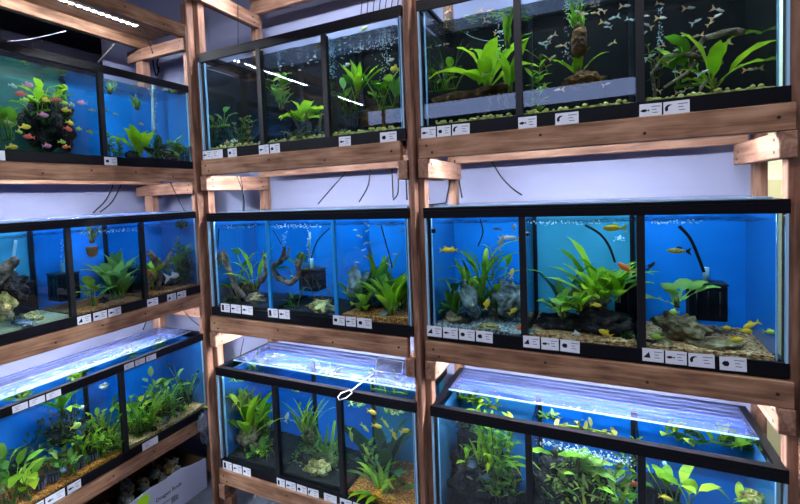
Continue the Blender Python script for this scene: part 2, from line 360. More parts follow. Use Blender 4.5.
# ------------------------------------------------------------------ tanks
TD = .484; AD = .385                         # outer depth; depth where the background hangs
class Tank:
    """local frame: X along the front (corner end = 0), Y into the tank, Z up"""
    def __init__(s, key, short, origin, rot, L, z, label): s.__dict__.update(locals()); s.h = z[1]-z[0]
TANKS = {}; SIDES = {}
def to_world(T, p):
    x, y, z = p
    if T.rot: return Vector((T.origin[0]-y, T.origin[1]-x, T.origin[2]+z))   # side rack: X runs towards -y, Y runs towards -x
    return Vector((T.origin[0]+x, T.origin[1]+y, T.origin[2]+z))
def make_tank(key, short, origin, rot, L, lv, div, bgs, label, water=.075, glassdiv=False, frames=(1,1)):
    T = Tank(key, short, Vector((origin[0], origin[1], TZ[lv][0])), rot, L, TZ[lv], label); TANKS[key] = T; H = T.h; T.div = div; T.water = H-water
    r = empty('aquarium', T.origin); T.root = r
    if rot: r.matrix_world = Matrix(((0,-1,0,T.origin.x),(-1,0,0,T.origin.y),(0,0,1,T.origin.z),(0,0,0,1))) if False else Matrix.Identity(4)
    tag(r, label, 'fish tank')
    def B(name, boxes, m, bev=0, par=None):
        mb = MB()
        for a, b in boxes: mb.box(to_world(T, a)-T.origin, to_world(T, b)-T.origin)
        return mb.build(name, m, par or r, bev)
    r.location = T.origin; r.matrix_world = Matrix.Translation(T.origin)
    t = .014; g = .008
    def ring(name, w, z0, z1):
        mb = MB()
        for z in (z0, z1):
            for x, y in ((0,0),(L,0),(L,TD),(0,TD),(w,w),(L-w,w),(L-w,TD-w),(w,TD-w)): mb.v.append(tuple(to_world(T,(x,y,z))-T.origin))
        for i in range(4):
            j = (i+1)%4; mb.f += [(i,j,j+8,i+8),(i+4,i+12,j+12,j+4),(i+8,j+8,j+12,i+12),(i,i+4,j+4,j)]
        if rot: mb.f = [q[::-1] for q in mb.f]
        mb.sm = [0]*len(mb.f); return mb.build(name, RIM, r)
    ring('bottom_rim', t, 0, .05); ring('top_rim', t, H-.046, H-.0125); ring('top_lip', .03, H-.012, H)
    B('bottom_pane', [((t,t,.012),(L-t,TD-t,.022))], BLK)
    B('front_pane', [((.006,.0145,.022),(L-.006,.0145+g,H-.012))], GL)
    B('side_pane', [((.0145,.0235,.022),(.0145+g,AD,H-.012))], GL)
    B('side_pane', [((L-.0145-g,.0235,.022),(L-.0145,AD,H-.012))], GL)
    ed = [0.0] + list(div) + [L]
    for k in range(len(ed)-1):
        B('background_sheet', [((ed[k]+.015,AD,.024),(ed[k+1]-(.015 if k==len(ed)-2 else -.0149),TD-.0145,H-.05))], bgs[k])
    for a, b in (((.004,.0008,.05),(.011,.0135,H-.046)),((L-.011,.0008,.05),(L-.004,.0135,H-.046)),((.024,.0232,.05),(.027,.036,H-.046)),((L-.027,.0232,.05),(L-.024,.036,H-.046))):
        B('glass_edge', [(a, b)], EDGE)
    SIDE = SIDES.setdefault(bgs[0].name, sidemat('side_'+bgs[0].name, tuple(int(255*x**(1/2.2)*.9) for x in bgs[0].node_tree.nodes['Principled BSDF'].inputs['Base Color'].default_value[:3]), .5))
    B('side_reflection', [((.0228,.037,.024),(.0245,AD-.001,H-.05))], SIDE); B('side_reflection', [((L-.0245,.037,.024),(L-.0228,AD-.001,H-.05))], SIDE)  # added sheets that put the back's reflection into the tank sides
    for d in div:
        q = B('divider', [((d-.004,.0235,.024),(d+.004,AD-.001,H-.05))], GDIV)
        if glassdiv: B('divider_edge', [((d-.008,.0005,.05),(d+.008,.0140,H-.046))], TEALEDGE, 0, q)
        else: 
            for a, b in (((d-.013,.0005,.05),(d+.013,.0140,H-.046)),((d-.012,.0235,.024),(d+.012,.030,H-.05)),((d-.013,AD-.012,.03),(d+.013,AD-.0015,H-.05))): B('divider_edge', [(a, b)], BLK, 0, q)
    # water surface with real ripples
    mb = MB(); nx, ny = 48, 14; k0 = 0
    for j in range(ny+1):
        for i in range(nx+1):
            x = .03+(L-.06)*i/nx; y = .026+(AD-.03)*j/ny
            zz = T.water + .004*noise.noise(Vector((x*14, y*14, lv == 't'))) + .003*noise.noise(Vector((x*37, y*37, 3)))
            mb.v.append(tuple(to_world(T, (x,y,zz))-T.origin))
    for j in range(ny):
        for i in range(nx):
            a = j*(nx+1)+i; q = (a,a+1,a+nx+2,a+nx+1); mb.f.append(q[::-1] if rot else q); mb.sm.append(1)
    mb.build('water_surface', WATER, r)
    return T
make_tank('RT','top end-bay tank',(0,0),0,W,'t',(.413,.824),[BLACKBG]*3,'black-backed glass tank full of guppies, top shelf of the end bay', .10)
make_tank('RM','middle end-bay tank',(0,0),0,W,'m',(.413,.820),[BLUE,TEAL,BLUE],'blue-backed glass tank on the middle shelf of the end bay', .07)
make_tank('RL','bottom end-bay tank',(0,0),0,W,'b',(.418,.815),[SLATE,BLUE,BLUE],'blue-backed glass tank on the bottom shelf of the end bay', .09)
make_tank('CT','top corner-bay tank',(XC0,0),0,W,'t',(.427,.825),[BLACKBG]*3,'black-backed glass tank on the top shelf of the corner bay', .07)
make_tank('CM','middle corner-bay tank',(XC0,0),0,W,'m',(.425,.832),[BLUE]*3,'blue-backed glass tank on the middle shelf of the corner bay', .075, True)
make_tank('CL','bottom corner-bay tank',(XC0,0),0,W,'b',(.417,.820),[BLUE,BLUE,TEAL],'blue-backed glass tank on the bottom shelf of the corner bay', .08)
LY0 = .49; SL = 1.37
make_tank('ST','top side-rack tank',(LX,LY0),1,SL,'t',(.668,),[BLUE,GREEN],'glass tank with bright glowing fish, top shelf of the side rack', .07)
make_tank('SM','middle side-rack tank',(LX,LY0),1,SL,'m',(.464,.908),[BLUE,BLUE,TEAL],'blue-backed glass tank with goldfish, middle shelf of the side rack', .075)
make_tank('SL','bottom side-rack tank',(LX,LY0),1,SL,'b',(.662,),[BLUE,BLUE],'heavily planted glass tank on the bottom shelf of the side rack', .07)
for i_, (yo, ln) in enumerate(((-1.02,1.3),(-2.44,1.18))):
    for lv_, nm_ in (('t','top'),('m','middle'),('b','bottom')):
        make_tank(f'X{i_}{lv_}', f'{nm_} tank', (LX,yo), 1, ln, lv_, (ln/2,), [BLUE,BLUE], f"empty blue-backed glass tank, {nm_} shelf, {['second','third'][i_]} bay of the side rack", .07)
CN = {3: ['corner-side','middle','far'], 2: ['corner-side','far']}
def comp(key, k):
    T = TANKS[key]; n = len(T.div)+1; return f"{CN[n][k]} section of {T.short}"

# lids
RIBM = glass('rib_plastic', (225,230,250), .1, 1.7, .24, (160,174,240))
def lid(key, y0, y1, label, m=LID, x0=.03, x1=None):
    T = TANKS[key]; mb = MB(); x1 = x1 or T.L-.03; o = T.origin+Vector((0,0,T.h))
    mb.box(to_world(T,(x0,y0,T.h+.0005))-o, to_world(T,(x1,y1,T.h+.0065))-o)
    h = mb.build('tank_lid', m); h.location = o; tag(h, label, 'lid'); e = MB()
    e.box(to_world(T,(x0,y0-.0032,T.h+.0005))-o, to_world(T,(x1,y0-.0002,T.h+.0068))-o).build('edge_strip', EDGE, h)
    if m is not GLID:
        for q in range(6):
            y = y0+.03+(y1-y0-.05)*(q+.5)/6; mb = MB(); w = .0018+.0022*(q%3)
            mb.box(to_world(T,(x0+.01,y-w,T.h+.0068))-o, to_world(T,(x1-.01,y+w,T.h+.0088))-o).build('rib', RIBM, h)  # pale ribs added to carry the reflected streaks of light
    return h
GLID = glass('lid_glass', (225,235,245), .05, 1.5, .06)
lid('RL', .19, .47, 'ribbed clear lid streaked with light on the bottom end-bay tank')
lid('CL', .12, .47, 'clear lid with light streaks on the bottom corner-bay tank')
lid('SL', .13, .47, 'milky ribbed lid on the bottom side-rack tank', LIDX)
lid('RM', .06, .47, 'clear lid on the middle end-bay tank', GLID)
lid('CM', .06, .47, 'clear lid on the middle corner-bay tank', GLID)
lid('SM', .02, .47, 'milky ribbed lid on the middle side-rack tank', LIDX)

for i_ in (0,1): lid(f'X{i_}b', .13, .47, f"milky ribbed lid on the bottom tank, {['second','third'][i_]} bay of the side rack", LIDX)
# gravel
def gravel(key, k, m, desc, hh=.058, amp=.008, name='gravel'):
    T = TANKS[key]; ed = [.016]+list(T.div)+[T.L-.016]; x0, x1 = ed[k]+(.0145 if k else .008), ed[k+1]-(.0145 if k < len(ed)-2 else .008); y0, y1 = .0305, AD-.0135; mb = MB()
    nx, ny = 40, 24
    o = to_world(T, ((x0+x1)/2, (y0+y1)/2, .022))
    for j in range(ny+1):
        for i in range(nx+1):
            x = x0+(x1-x0)*i/nx; y = y0+(y1-y0)*j/ny; w = to_world(T,(x,y,0))
            z = hh + amp*noise.noise(w*9) + .004*noise.noise(w*60)
            mb.v.append(tuple(to_world(T,(x,y,z))-o))
    for j in range(ny):
        for i in range(nx):
            a = j*(nx+1)+i; q = (a,a+1,a+nx+2,a+nx+1); mb.f.append(q[::-1] if T.rot else q); mb.sm.append(1)
    # skirt down to the pane
    n0 = len(mb.v)
    rim = [j for j in range(nx+1)] + [j*(nx+1)+nx for j in range(1,ny+1)] + [ny*(nx+1)+i for i in range(nx-1,-1,-1)] + [j*(nx+1) for j in range(ny-1,0,-1)]
    for a in rim: v = mb.v[a]; mb.v.append((v[0],v[1],.0))
    for i in range(len(rim)): j = (i+1)%len(rim); q = (rim[j], rim[i], n0+i, n0+j); mb.f.append(q[::-1] if T.rot else q); mb.sm.append(0)
    g = mb.build(name, m); g.location = o; tag(g, f"{desc} in {comp(key,k)}", 'gravel', kind='stuff'); T.__dict__.setdefault('gh', {})[k] = hh
for k in range(3):
    gravel('RT', k, GYL, 'pale yellow gravel bed'); gravel('CT', k, GYL, 'pale yellow gravel bed', .062)
gravel('RM',0,GG,'grey speckled gravel bed'); gravel('RM',1,GT,'tan gravel bed'); gravel('RM',2,GT,'tan gravel bed')
gravel('RL',0,GK,'dark gravel bed'); gravel('RL',1,GK,'dark gravel bed'); gravel('RL',2,GT,'tan gravel bed')
gravel('CM',0,GK,'dark gravel bed'); gravel('CM',1,GK,'black gravel bed'); gravel('CM',2,GB,'brown gravel bed', .068)
gravel('CL',0,GK,'black gravel bed'); gravel('CL',1,GK,'black gravel bed'); gravel('CL',2,GO,'orange-brown gravel bed')
gravel('ST',0,GK,'dark gravel bed'); gravel('ST',1,GK,'dark gravel bed')
gravel('SM',0,GB,'tan gravel bed'); gravel('SM',1,GB,'brown gravel bed'); gravel('SM',2,GS,'white sand bed', .062, .006, 'sand')
gravel('SL',0,GT,'tan gravel bed'); gravel('SL',1,GO,'orange-tan gravel bed')

# ------------------------------------------------------------------ placing inside tanks
def loc(key, u, v, dep):
    """place seen at pixel (u,v), dep metres behind the front of the tank"""
    T = TANKS[key]; return at(u, v, 0, LX-dep) if T.rot else at(u, v, 1, dep)
def ground(key, u, dep, k):
    T = TANKS[key]; z = T.z[0] + T.gh[k] - .004
    # same column of the picture, at that depth, set down on the gravel
    p = loc(key, u, 250, dep)
    for _ in range(6):
        lo, hi = (0, 504)
    a = loc(key, u, 200, dep); b = loc(key, u, 300, dep); t = (z-a.z)/(b.z-a.z); v = 200+100*t
    return loc(key, u, v, dep)

LS = 1.0
def inside(key, k, p, m=.03):
    """keep a thing within its own section of the tank"""
    T = TANKS[key]; ed = [.02]+list(T.div)+[T.L-.02]; lo, hi = ed[k]+m, ed[k+1]-m
    if lo > hi: lo = hi = (lo+hi)/2
    x, y = (T.origin.y-p.y, T.origin.x-p.x) if T.rot else (p.x-T.origin.x, p.y-T.origin.y)
    x = min(max(x, lo), hi); y = min(max(y, .03+m*.5), AD-.01-m*.5)
    return to_world(T, (x, y, p.z-T.origin.z))
def afloat(key, name, p, u, v):
    if name == 'floating_plant' and key[1] == 'L' or key == 'SL' and name == 'floating_plant':
        T = TANKS[key]; q = at(u, v, 2, T.z[0]+T.water-.006); d = (LX-q.x) if T.rot else q.y
        if d > AD-.05: q = loc(key, u, v, AD-.05); q.z = T.z[0]+T.water-.006
        return q
    return p
def sword(key, k, u, dep, h, n, w, m, desc, v=None, spread=.5, bend=1.0, pet=.3, name='sword_plant', stem=None, seed=None, zoff=0, wave=.3, elmin=.75, base=None):
    if seed is not None: random.seed(seed)
    p = inside(key, k, afloat(key, name, loc(key,u,v,dep) if v is not None else ground(key,u,dep,k), u, v), .045); r = empty(name, p)
    tag(r, f"{desc} in {comp(key,k)}", 'aquarium plant'); mb = MB(); sb = MB(); ns = 0
    for i in range(n):
        az = 2*PI*i/n*1.618*2 + random.uniform(-.3,.3); el = random.uniform(elmin,1.5); L = h*random.uniform(.75,1.12)
        if abs(math.sin(az)) > .6 and not TANKS[key].rot: L *= .8
        mb.leaf((random.uniform(-.012,.012),random.uniform(-.012,.012),0), az, el, L, w*random.uniform(.8,1.15), bend*random.uniform(.6,1.3)*spread*2, pet, 8, .3, wave)
    mb.build('leaves', m, r)
    sb.tube([(0,0,-.01),(0,0,.02),(.004,0,.035)], [.010,.009,.004], 7); sb.build('crown_stem', MATS['leaf_brown'], r)
    return r
def stems(key, k, u, dep, h, n, m, desc, v=None, lw=.016, ll=.045, area=.05, name='stem_plant', lean=.25, step=.03, seed=None):
    if seed is not None: random.seed(seed)
    p = inside(key, k, afloat(key, name, loc(key,u,v,dep) if v is not None else ground(key,u,dep,k), u, v), .045); r = empty(name, p); tag(r, f"{desc} in {comp(key,k)}", 'aquarium plant')
    mb, sb = MB(), MB()
    for i in range(n):
        b = Vector((random.uniform(-area,area), random.uniform(-area,area)*.6, 0)); H = h*random.uniform(.55,1.1); lx, ly = random.uniform(-lean,lean), random.uniform(-lean,lean)*.4
        pts = [b + Vector((lx*H*t*t, ly*H*t*t, H*t)) for t in [j/6 for j in range(7)]]; sb.tube(pts, .0018, 5)
        c = int(H/step)
        for j in range(1, c+1):
            t = j/c; q = b + Vector((lx*H*t*t, ly*H*t*t, H*t)); a0 = j*1.9+i
            for s_ in (0, PI): mb.leaf(q, a0+s_, random.uniform(.2,.9), ll*random.uniform(.7,1.2), lw*random.uniform(.8,1.2), random.uniform(.3,1.2), .12, 4, .2)
    mb.build('leaves', m, r); sb.build('stems', MATS['leaf_brown'], r); return r
def grass(key, k, u, dep, h, n, m, desc, v=None, w=.01, area=.04, bend=1.6, name='grass_plant', seed=None):
    if seed is not None: random.seed(seed)
    p = inside(key, k, afloat(key, name, loc(key,u,v,dep) if v is not None else ground(key,u,dep,k), u, v), .045); r = empty(name, p); tag(r, f"{desc} in {comp(key,k)}", 'aquarium plant'); mb = MB()
    for i in range(n):
        mb.leaf((random.uniform(-area,area), random.uniform(-area,area)*.6, 0), random.uniform(0,2*PI), random.uniform(.9,1.55), h*random.uniform(.6,1.15), w, random.uniform(.3,bend), .0, 8, .15)
    mb.build('leaves', m, r); MB().blob((0,0,0), .018, 1, .2).build('root_clump', MATS['leaf_brown'], r); return r
def anub(key, k, u, dep, h, n, m, desc, v=None, w=.045, seed=None, name='broad_leaved_plant', on=None, area=.05):
    """separate upright stalks, each carrying one broad blade"""
    if seed is not None: random.seed(seed)
    p = inside(key, k, afloat(key, name, loc(key,u,v,dep) if v is not None else ground(key,u,dep,k), u, v), .045); r = empty(name, p); tag(r, f"{desc} in {comp(key,k)}", 'aquarium plant'); mb, sb = MB(), MB()
    for i in range(n):
        b = Vector((random.uniform(-area,area), random.uniform(-area,area)*.5, 0)); az = random.uniform(0,2*PI); H = h*random.uniform(.35,1); o = Vector((math.cos(az),math.sin(az)*.6,0))*H*.35
        q = b+o+Vector((0,0,H*.75)); sb.tube([b, b+o*.4+Vector((0,0,H*.4)), q], .0022, 5)
        mb.leaf(q, az+random.uniform(-.4,.4), random.uniform(.1,1.3), max(.034, w*1.9)*random.uniform(.8,1.2), w*random.uniform(.8,1.2), random.uniform(.5,1.3), .04, 7, .2, .2)
    mb.build('leaves', m, r); sb.tube([(-area,0,0),(0,.004,.006),(area,0,0)], .006, 6); sb.build('stalks', MATS['leaf_mid'], r); return r
def clump(key, k, u, dep, rad, m, desc, v=None, n=160, sz=1, name='moss_clump', seed=None, ll=.02, lw=.006):
    if seed is not None: random.seed(seed)
    p = inside(key, k, afloat(key, name, loc(key,u,v,dep) if v is not None else ground(key,u,dep,k), u, v), .045); r = empty(name, p); tag(r, f"{desc} in {comp(key,k)}", 'aquarium plant'); mb = MB()
    for i in range(n):
        d = Vector((random.gauss(0,1),random.gauss(0,.7),abs(random.gauss(0,1))*sz)).normalized()*rad*random.uniform(.4,1)
        mb.leaf(d, random.uniform(0,2*PI), random.uniform(0,1.2), ll*random.uniform(.7,1.5), lw, random.uniform(0,1.2), .1, 3, .1)
    mb.build('foliage', m, r); MB().blob((0,0,rad*.25), rad*.55, 2, .3, 2, 1, .8, sz*.8).build('core', MATS['rock_dark'], r); return r
def rock(key, k, u, dep, rad, m, desc, v=None, sx=1, sy=.8, sz=.7, amp=.45, seed=1, name='rock', cat='rock', rot=0, rz=0):
    p = loc(key,u,v,dep) if v is not None else ground(key,u,dep,k)+Vector((0,0,rad*sz*.6)); p = inside(key, k, p, rad*sx*.9); o = MB().blob((0,0,0), rad, 4, amp, 1.7, sx, sy, sz, seed).build(name, m)
    o.location = p; o.rotation_euler = (0,rot,rz); tag(o, f"{desc} in {comp(key,k)}", cat); return o
def drift(key, k, paths, m, desc, name='driftwood', r0=.02):
    """paths: list of [(u,v,dep,radius)...]"""
    o0 = loc(key, *paths[0][0][:3]); mb = MB()
    for pa in paths:
        pts, rad = [], []
        for i in range(len(pa)-1):
            a = loc(key,*pa[i][:3]); b = loc(key,*pa[i+1][:3])
            for t in (0,.33,.66):
                q = a.lerp(b,t); q += Vector((noise.noise(q*30),noise.noise(q*31+Vector((5,0,0))),noise.noise(q*29+Vector((0,7,0)))))*.008; pts.append(q-o0)
                rad.append((pa[i][3]*(1-t)+pa[i+1][3]*t)*(1+.25*noise.noise(q*50)))
        pts.append(loc(key,*pa[-1][:3])-o0); rad.append(pa[-1][3]*.7); mb.tube(pts, rad, 9)
    o = mb.build(name, m); o.location = o0; tag(o, f"{desc} in {comp(key,k)}", 'driftwood'); return o
def airline(key, k, pts, m, desc, r=.0035, name='air_tube', cat='tube'):
    P = [loc(key,*p) for p in pts]; Q = []
    for i in range(len(P)-1):
        p0 = P[max(i-1,0)]; p1 = P[i]; p2 = P[i+1]; p3 = P[min(i+2,len(P)-1)]
        for t in (0,.25,.5,.75):
            Q.append(.5*((2*p1)+(p2-p0)*t+(2*p0-5*p1+4*p2-p3)*t*t+(3*p1-p0-3*p2+p3)*t**3))
    Q.append(P[-1]); o0 = P[-1]; o = MB().tube([q-o0 for q in Q], r, 6).build(name, m); o.location = o0; tag(o, f"{desc} in {comp(key,k)}", cat); return o
def filt(key, k, u, v, dep, w, h, d, desc, tube=True, rz=0):
    """black box filter seen with its top centre at (u,v)"""
    p = loc(key,u,v,dep); T = TANKS[key]; r = empty('filter_box', p-Vector((0,0,h)), (0,0,rz)); tag(r, f"{desc} in {comp(key,k)}", 'filter')
    MB().box((-w/2,-d/2,0),(w/2,d/2,h)).build('body', SPNG, r, .004); MB().box((-w/2-.003,-d/2-.003,h+.0003),(w/2+.003,d/2+.003,h+.009)).build('cap', BLK, r, .002)
    if tube:
        MB().tube([(0,0,h+.0095),(0,0,h+.065)], .011, 10).build('outlet', TUBE, r)
    s = MB()
    for i in range(3): s.tube([(-w*.3+.5*w*.6*i,-d/2-.002,h*.15),(-w*.3+.5*w*.6*i,-d/2-.002,h*.85)], .0022, 5)
    s.build('slot', BLK, r); return r
# ---- fish
FC = {}
def fish_proto(body, fin, fat=.32, tail=.3, name='fish'):
    """one metre long, swims towards +x"""
    r = empty(name, (0,0,0)); n = 12; ms = MB(); k = 0
    prof = [(0.5,.02),(.46,.35),(.38,.65),(.25,.92),(.08,1),(-.08,.86),(-.2,.6),(-.28,.38),(-.33,.3)]
    for x, q in prof:
        for j in range(n): a = 2*PI*j/n; ms.v.append((x, math.cos(a)*q*fat*.27, math.sin(a)*q*fat*.5))
    for i in range(len(prof)-1):
        for j in range(n): ms.f.append((i*n+j,(i+1)*n+j,(i+1)*n+(j+1)%n,i*n+(j+1)%n)); ms.sm.append(1)
    ms.f.append(tuple(range(n))); ms.f.append(tuple((len(prof)-1)*n+j for j in range(n))[::-1]); ms.sm += [1,1]
    ms.build('body', body, r)
    MB().prism([(-.31,-.008,.03),(-.31-tail*.9,-.008,tail*.75),(-.31-tail*.6,-.008,0),(-.31-tail*.9,-.008,-tail*.75),(-.31,-.008,-.03)], (0,.016,0), 1).build('tail_fin', fin, r)
    z = fat*.42; MB().prism([(.12,-.006,z),(-.02,-.006,z+fat*.4),(-.2,-.006,z+fat*.22),(-.16,-.006,z*.55)], (0,.012,0), 1).build('dorsal_fin', fin, r)
    MB().blob((.4,-fat*.1,fat*.1), .028, 1, 0).blob((.4,fat*.1,fat*.1), .028, 1, 0).build('eye', FB, r)
    return r
FM = dict(y=(FY,FY), o=(FO,FOT), r=(FR,FR), p=(FP,FP), s=(FS,FS), w=(FW_,FW_), g=(FG,FG), t=(FT,FOT), d=(FD,FD), b=(FB,FB), sg=(FS,FOT), gr=(FGR,FGR), yb=(YB,FB), l=(FW_,FOT))
used = {}
def fish(key, k, u, v, dep, L, kind, label, head=0, pitch=0, fat=.32, tail=.3, group=None, name='fish'):
    q = (kind, fat, tail, name)
    if q not in FC: FC[q] = fish_proto(*FM[kind], fat, tail, name); r = FC[q]
    else: r = copy_tree(FC[q])
    r.location = inside(key, k, loc(key,u,v,dep), L*.35); r.scale = (L,L,L)
    base = -PI/2 if TANKS[key].rot else 0
    r.rotation_euler = (0, -pitch, base + (0 if head > 0 else PI) + random.uniform(-.35,.35))
    for c in ('label','group','category'): 
        if c in r: del r[c]
    tag(r, f"{label} in {comp(key,k)}", 'fish', group); return r
def school(key, k, pts, L, kinds, label, group, fat=.3, tail=.32, name='fish', dmin=.06, dmax=.3):
    for i, (u, v) in enumerate(pts):
        fish(key, k, u, v, random.uniform(dmin,dmax), L*random.uniform(.8,1.2), kinds[i%len(kinds)], label, random.choice((-1,1)), random.uniform(-.5,.6), fat, tail, group, name)
def bubbles(key, k, pts, n, spread, desc, r=(.0015,.004)):
    mb = MB(); o0 = loc(key,*pts[0])
    for i in range(n):
        a, b = random.choice(list(zip(pts[:-1],pts[1:]))) if len(pts) > 1 else (pts[0],pts[0]); t = random.random()
        q = loc(key,*a).lerp(loc(key,*b), t) + Vector((random.gauss(0,spread),random.gauss(0,spread*.5),random.gauss(0,spread*.6)))
        T = TANKS[key]
        if q.z > T.z[1]-.07: q.z = T.z[1]-.07-random.random()*.02
        mb.blob(q-o0, random.uniform(*r), 1, 0)
    o = mb.build('bubbles', mat('bubble', (214,226,236), .2, .6)); o.location = o0; tag(o, f"{desc} in {comp(key,k)}", 'bubbles', kind='stuff')
#@@CONTENTS@@

# ------------------------------------------------------------------ contents
random.seed(5)
def add(n, f, lo, hi): pass
# --- RT: guppies, swords, driftwood
sword('RT',0,487,.16,.30,11,.062,LG,'bright green sword plant with long broad leaves',spread=.62,bend=1.1,pet=.2,seed=3,v=88,elmin=.35)
sword('RT',0,512,.10,.20,5,.05,LG,'upright bright sword plant against the black divider',v=92,spread=.3,seed=8,elmin=1.1)
sword('RT',0,508,.07,.20,2,.05,LM,'tall single-leaf plant near the surface by the divider',v=46,spread=.2,seed=4,elmin=1.3,pet=.1)
anub('RT',0,438,.16,.14,14,LM,'low dark leafy plant on the moss log',v=92,w=.032,seed=2,area=.05,name='leafy_plant')
grass('RT',0,452,.2,.30,7,LD,'thin grassy plant with long blades',v=88,w=.008,seed=12,bend=1.1)
drift('RT',0,[[(431,103,.06,.02),(455,98,.14,.026),(485,92,.15,.022),(512,84,.2,.02)],[(490,95,.12,.008),(489,108,.1,.007),(484,114,.08,.006)],[(503,92,.12,.008),(507,108,.12,.006)],[(498,92,.1,.006),(500,106,.1,.004)]],DB,'brown mossy log with hanging roots',r0=.02)
sword('RT',1,578,.2,.13,8,.026,LG,'small green plant growing on a wood stump',v=75,spread=.5,seed=6,elmin=.6,pet=.1)
rock('RT',1,582,.2,.055,DB,'brown wood stump under a small plant',v=80,sx=1.25,sz=.55,amp=.5,seed=4,name='wood_stump',cat='driftwood')
drift('RT',1,[[(579,30,.18,.024),(579,45,.18,.03),(577,57,.18,.018)]],DB,'vertical brown wood piece hanging in the water')
grass('RT',1,578,.18,.10,16,LM,'tuft of fern sprouting from the hanging wood piece',v=27,w=.012,area=.02,bend=2.4,seed=5,name='fern_plant')
stems('RT',1,541,.22,.10,2,LY,'pale trailing plant reaching left of the stump',v=76,lw=.012,ll=.04,lean=.8,seed=9)
stems('RT',1,528,.1,.2,3,LM,'leafy green stem plant beside the first divider',lw=.018,ll=.05,lean=.2,seed=19)
drift('RT',2,[[(655,100,.2,.006),(652,72,.2,.006),(665,56,.2,.008),(690,55,.16,.011),(712,60,.15,.009),(722,62,.15,.006)],
  [(690,78,.2,.008),(692,52,.18,.009),(706,38,.16,.010),(722,33,.14,.012),(744,32,.12,.014)],
  [(722,62,.2,.007),(706,80,.15,.007),(700,90,.1,.006)],[(664,88,.12,.005),(690,70,.15,.006),(700,58,.17,.006)]],DW,'branching arched driftwood')
sword('RT',2,714,.12,.21,7,.055,LG,'bright sword plant with curled broad leaves',v=88,spread=.5,seed=15,elmin=.7)
anub('RT',2,690,.22,.2,8,LM,'broad green plant behind the driftwood',v=86,w=.05,seed=22)
stems('RT',2,655,.24,.16,5,LY,'thin yellowish plant in the driftwood at the divider',v=88,lw=.01,ll=.03,seed=24,area=.02)
random.seed(31)
for (k,pts) in ((0,[(432,20),(433,30),(437,46),(447,44),(447,12),(457,28),(449,20),(478,12),(489,11),(499,32),(467,16),(488,22),(504,22)]),
                (1,[(551,37),(546,42),(542,44),(560,46),(553,57),(606,23),(613,18),(611,44),(540,88),(578,12),(590,4),(594,13),(584,14),(601,10),(607,27),(558,90),(607,84),(626,6),(631,20)]),
                (2,[(646,16),(647,25),(643,34),(661,4),(662,18),(690,8),(697,21),(711,23),(717,16),(719,10),(683,36),(697,36),(677,50),(702,48),(719,54),(700,51),(672,60),(676,72),(704,72),(755,69),(656,90),(690,88),(651,56),(659,47),(724,45),(681,92)])):
    school('RT',k,pts,.030,['l','sg','s','t'],'small pale fan-tailed guppy swimming','pale guppies in the '+comp('RT',k),.26,.5,'guppy')
school('RT',0,[(487,73),(487,56),(500,60)],.03,['t'],'yellowish guppy among the leaves swimming','yellowish guppies in the sword leaves',.26,.5,'guppy')
bubbles('RT',0,[(500,5,.2),(500,50,.2),(497,62,.2)],70,.012,'rising stream of tiny white air bubbles')
bubbles('RT',1,[(566,5,.2),(567,60,.2)],40,.008,'rising stream of tiny white air bubbles')
bubbles('RT',2,[(661,2,.2),(660,50,.2)],46,.006,'rising stream of tiny white air bubbles')
airline('RT',0,[(455,25,.22),(470,36,.24),(488,41,.25),(504,40,.24)],MATS['cable_black'] if 0 else TUBE,'thin curved line',.0012,'thin_line','line')
def leaflitter(key,k,n,desc,m=None,L=.02,seed=1):
    random.seed(seed); T = TANKS[key]; ed = [.03]+list(T.div)+[T.L-.03]; mb = MB()
    o = to_world(T,((ed[k]+ed[k+1])/2,.06,T.gh[k]))
    for i in range(n):
        q = to_world(T,(random.uniform(ed[k]+.02,ed[k+1]-.02), random.uniform(.034,.12), T.gh[k]+random.uniform(.0,.012)))-o
        mb.blob(q, random.uniform(.005,.011), 1, .3, 2, 1, .8, .7, i)
    g = mb.build('pebbles', m or GYL); g.location = o; tag(g, f"{desc} in {comp(key,k)}", 'pebbles', kind='stuff')
PBY = mat('pebble_yellow', (214,202,116), .8)
for k in range(3):
    leaflitter('RT',k,60,'scattered yellow pebbles along the front glass',PBY,seed=k); leaflitter('CT',k,55,'scattered yellow pebbles along the front glass',PBY,seed=k+7)

# --- CT
grass('CT',0,236,.14,.22,26,LD,'dark wispy grass plant arching over',w=.006,area=.05,bend=2.3,seed=2)
anub('CT',0,209,.1,.12,5,LP,'pale leafy plant high at the corner side',v=128,w=.035,seed=3)
clump('CT',0,214,.14,.07,LD,'dark mossy clump low at the corner side',seed=4,sz=1.2)
rock('CT',0,222,.2,.05,RD,'dark mossy stone behind the grass',seed=5)
clump('CT',0,240,.2,.06,LB,'brownish plant clump beside the first divider',seed=24,sz=1.4)
sword('CT',1,255,.12,.14,6,.05,LP,'pale broad-leaved plant high beside the first divider',v=112,spread=.3,seed=6,elmin=.9)
stems('CT',1,266,.12,.17,5,LP,'upright pale stem plant near the front glass',v=112,lw=.03,ll=.055,area=.02,seed=7)
clump('CT',1,254,.2,.08,LB,'dark brown plant mass near the first divider',sz=1.7,seed=8)
sword('CT',1,303,.13,.19,11,.06,LG,'bright yellow-green sword plant with rounded leaves',v=122,spread=.65,seed=9,elmin=.35)
sword('CT',1,297,.08,.13,12,.022,LY,'small yellowish spreading plant low at the front',spread=.8,seed=10,elmin=.3)
clump('CT',1,316,.2,.09,LY,'olive plant mass beside the second divider',sz=1.5,seed=12)
grass('CT',1,312,.16,.24,5,LB,'tall reddish-brown leaf stalks by the second divider',w=.02,seed=13,bend=1.0)
sword('CT',2,358,.14,.21,9,.036,LG,'tall bright sword plant with upright leaves',v=96,spread=.3,seed=15,elmin=.9,pet=.15)
anub('CT',2,388,.12,.2,12,LM,'broad-leaved plant at the post side',v=108,w=.05,seed=16)
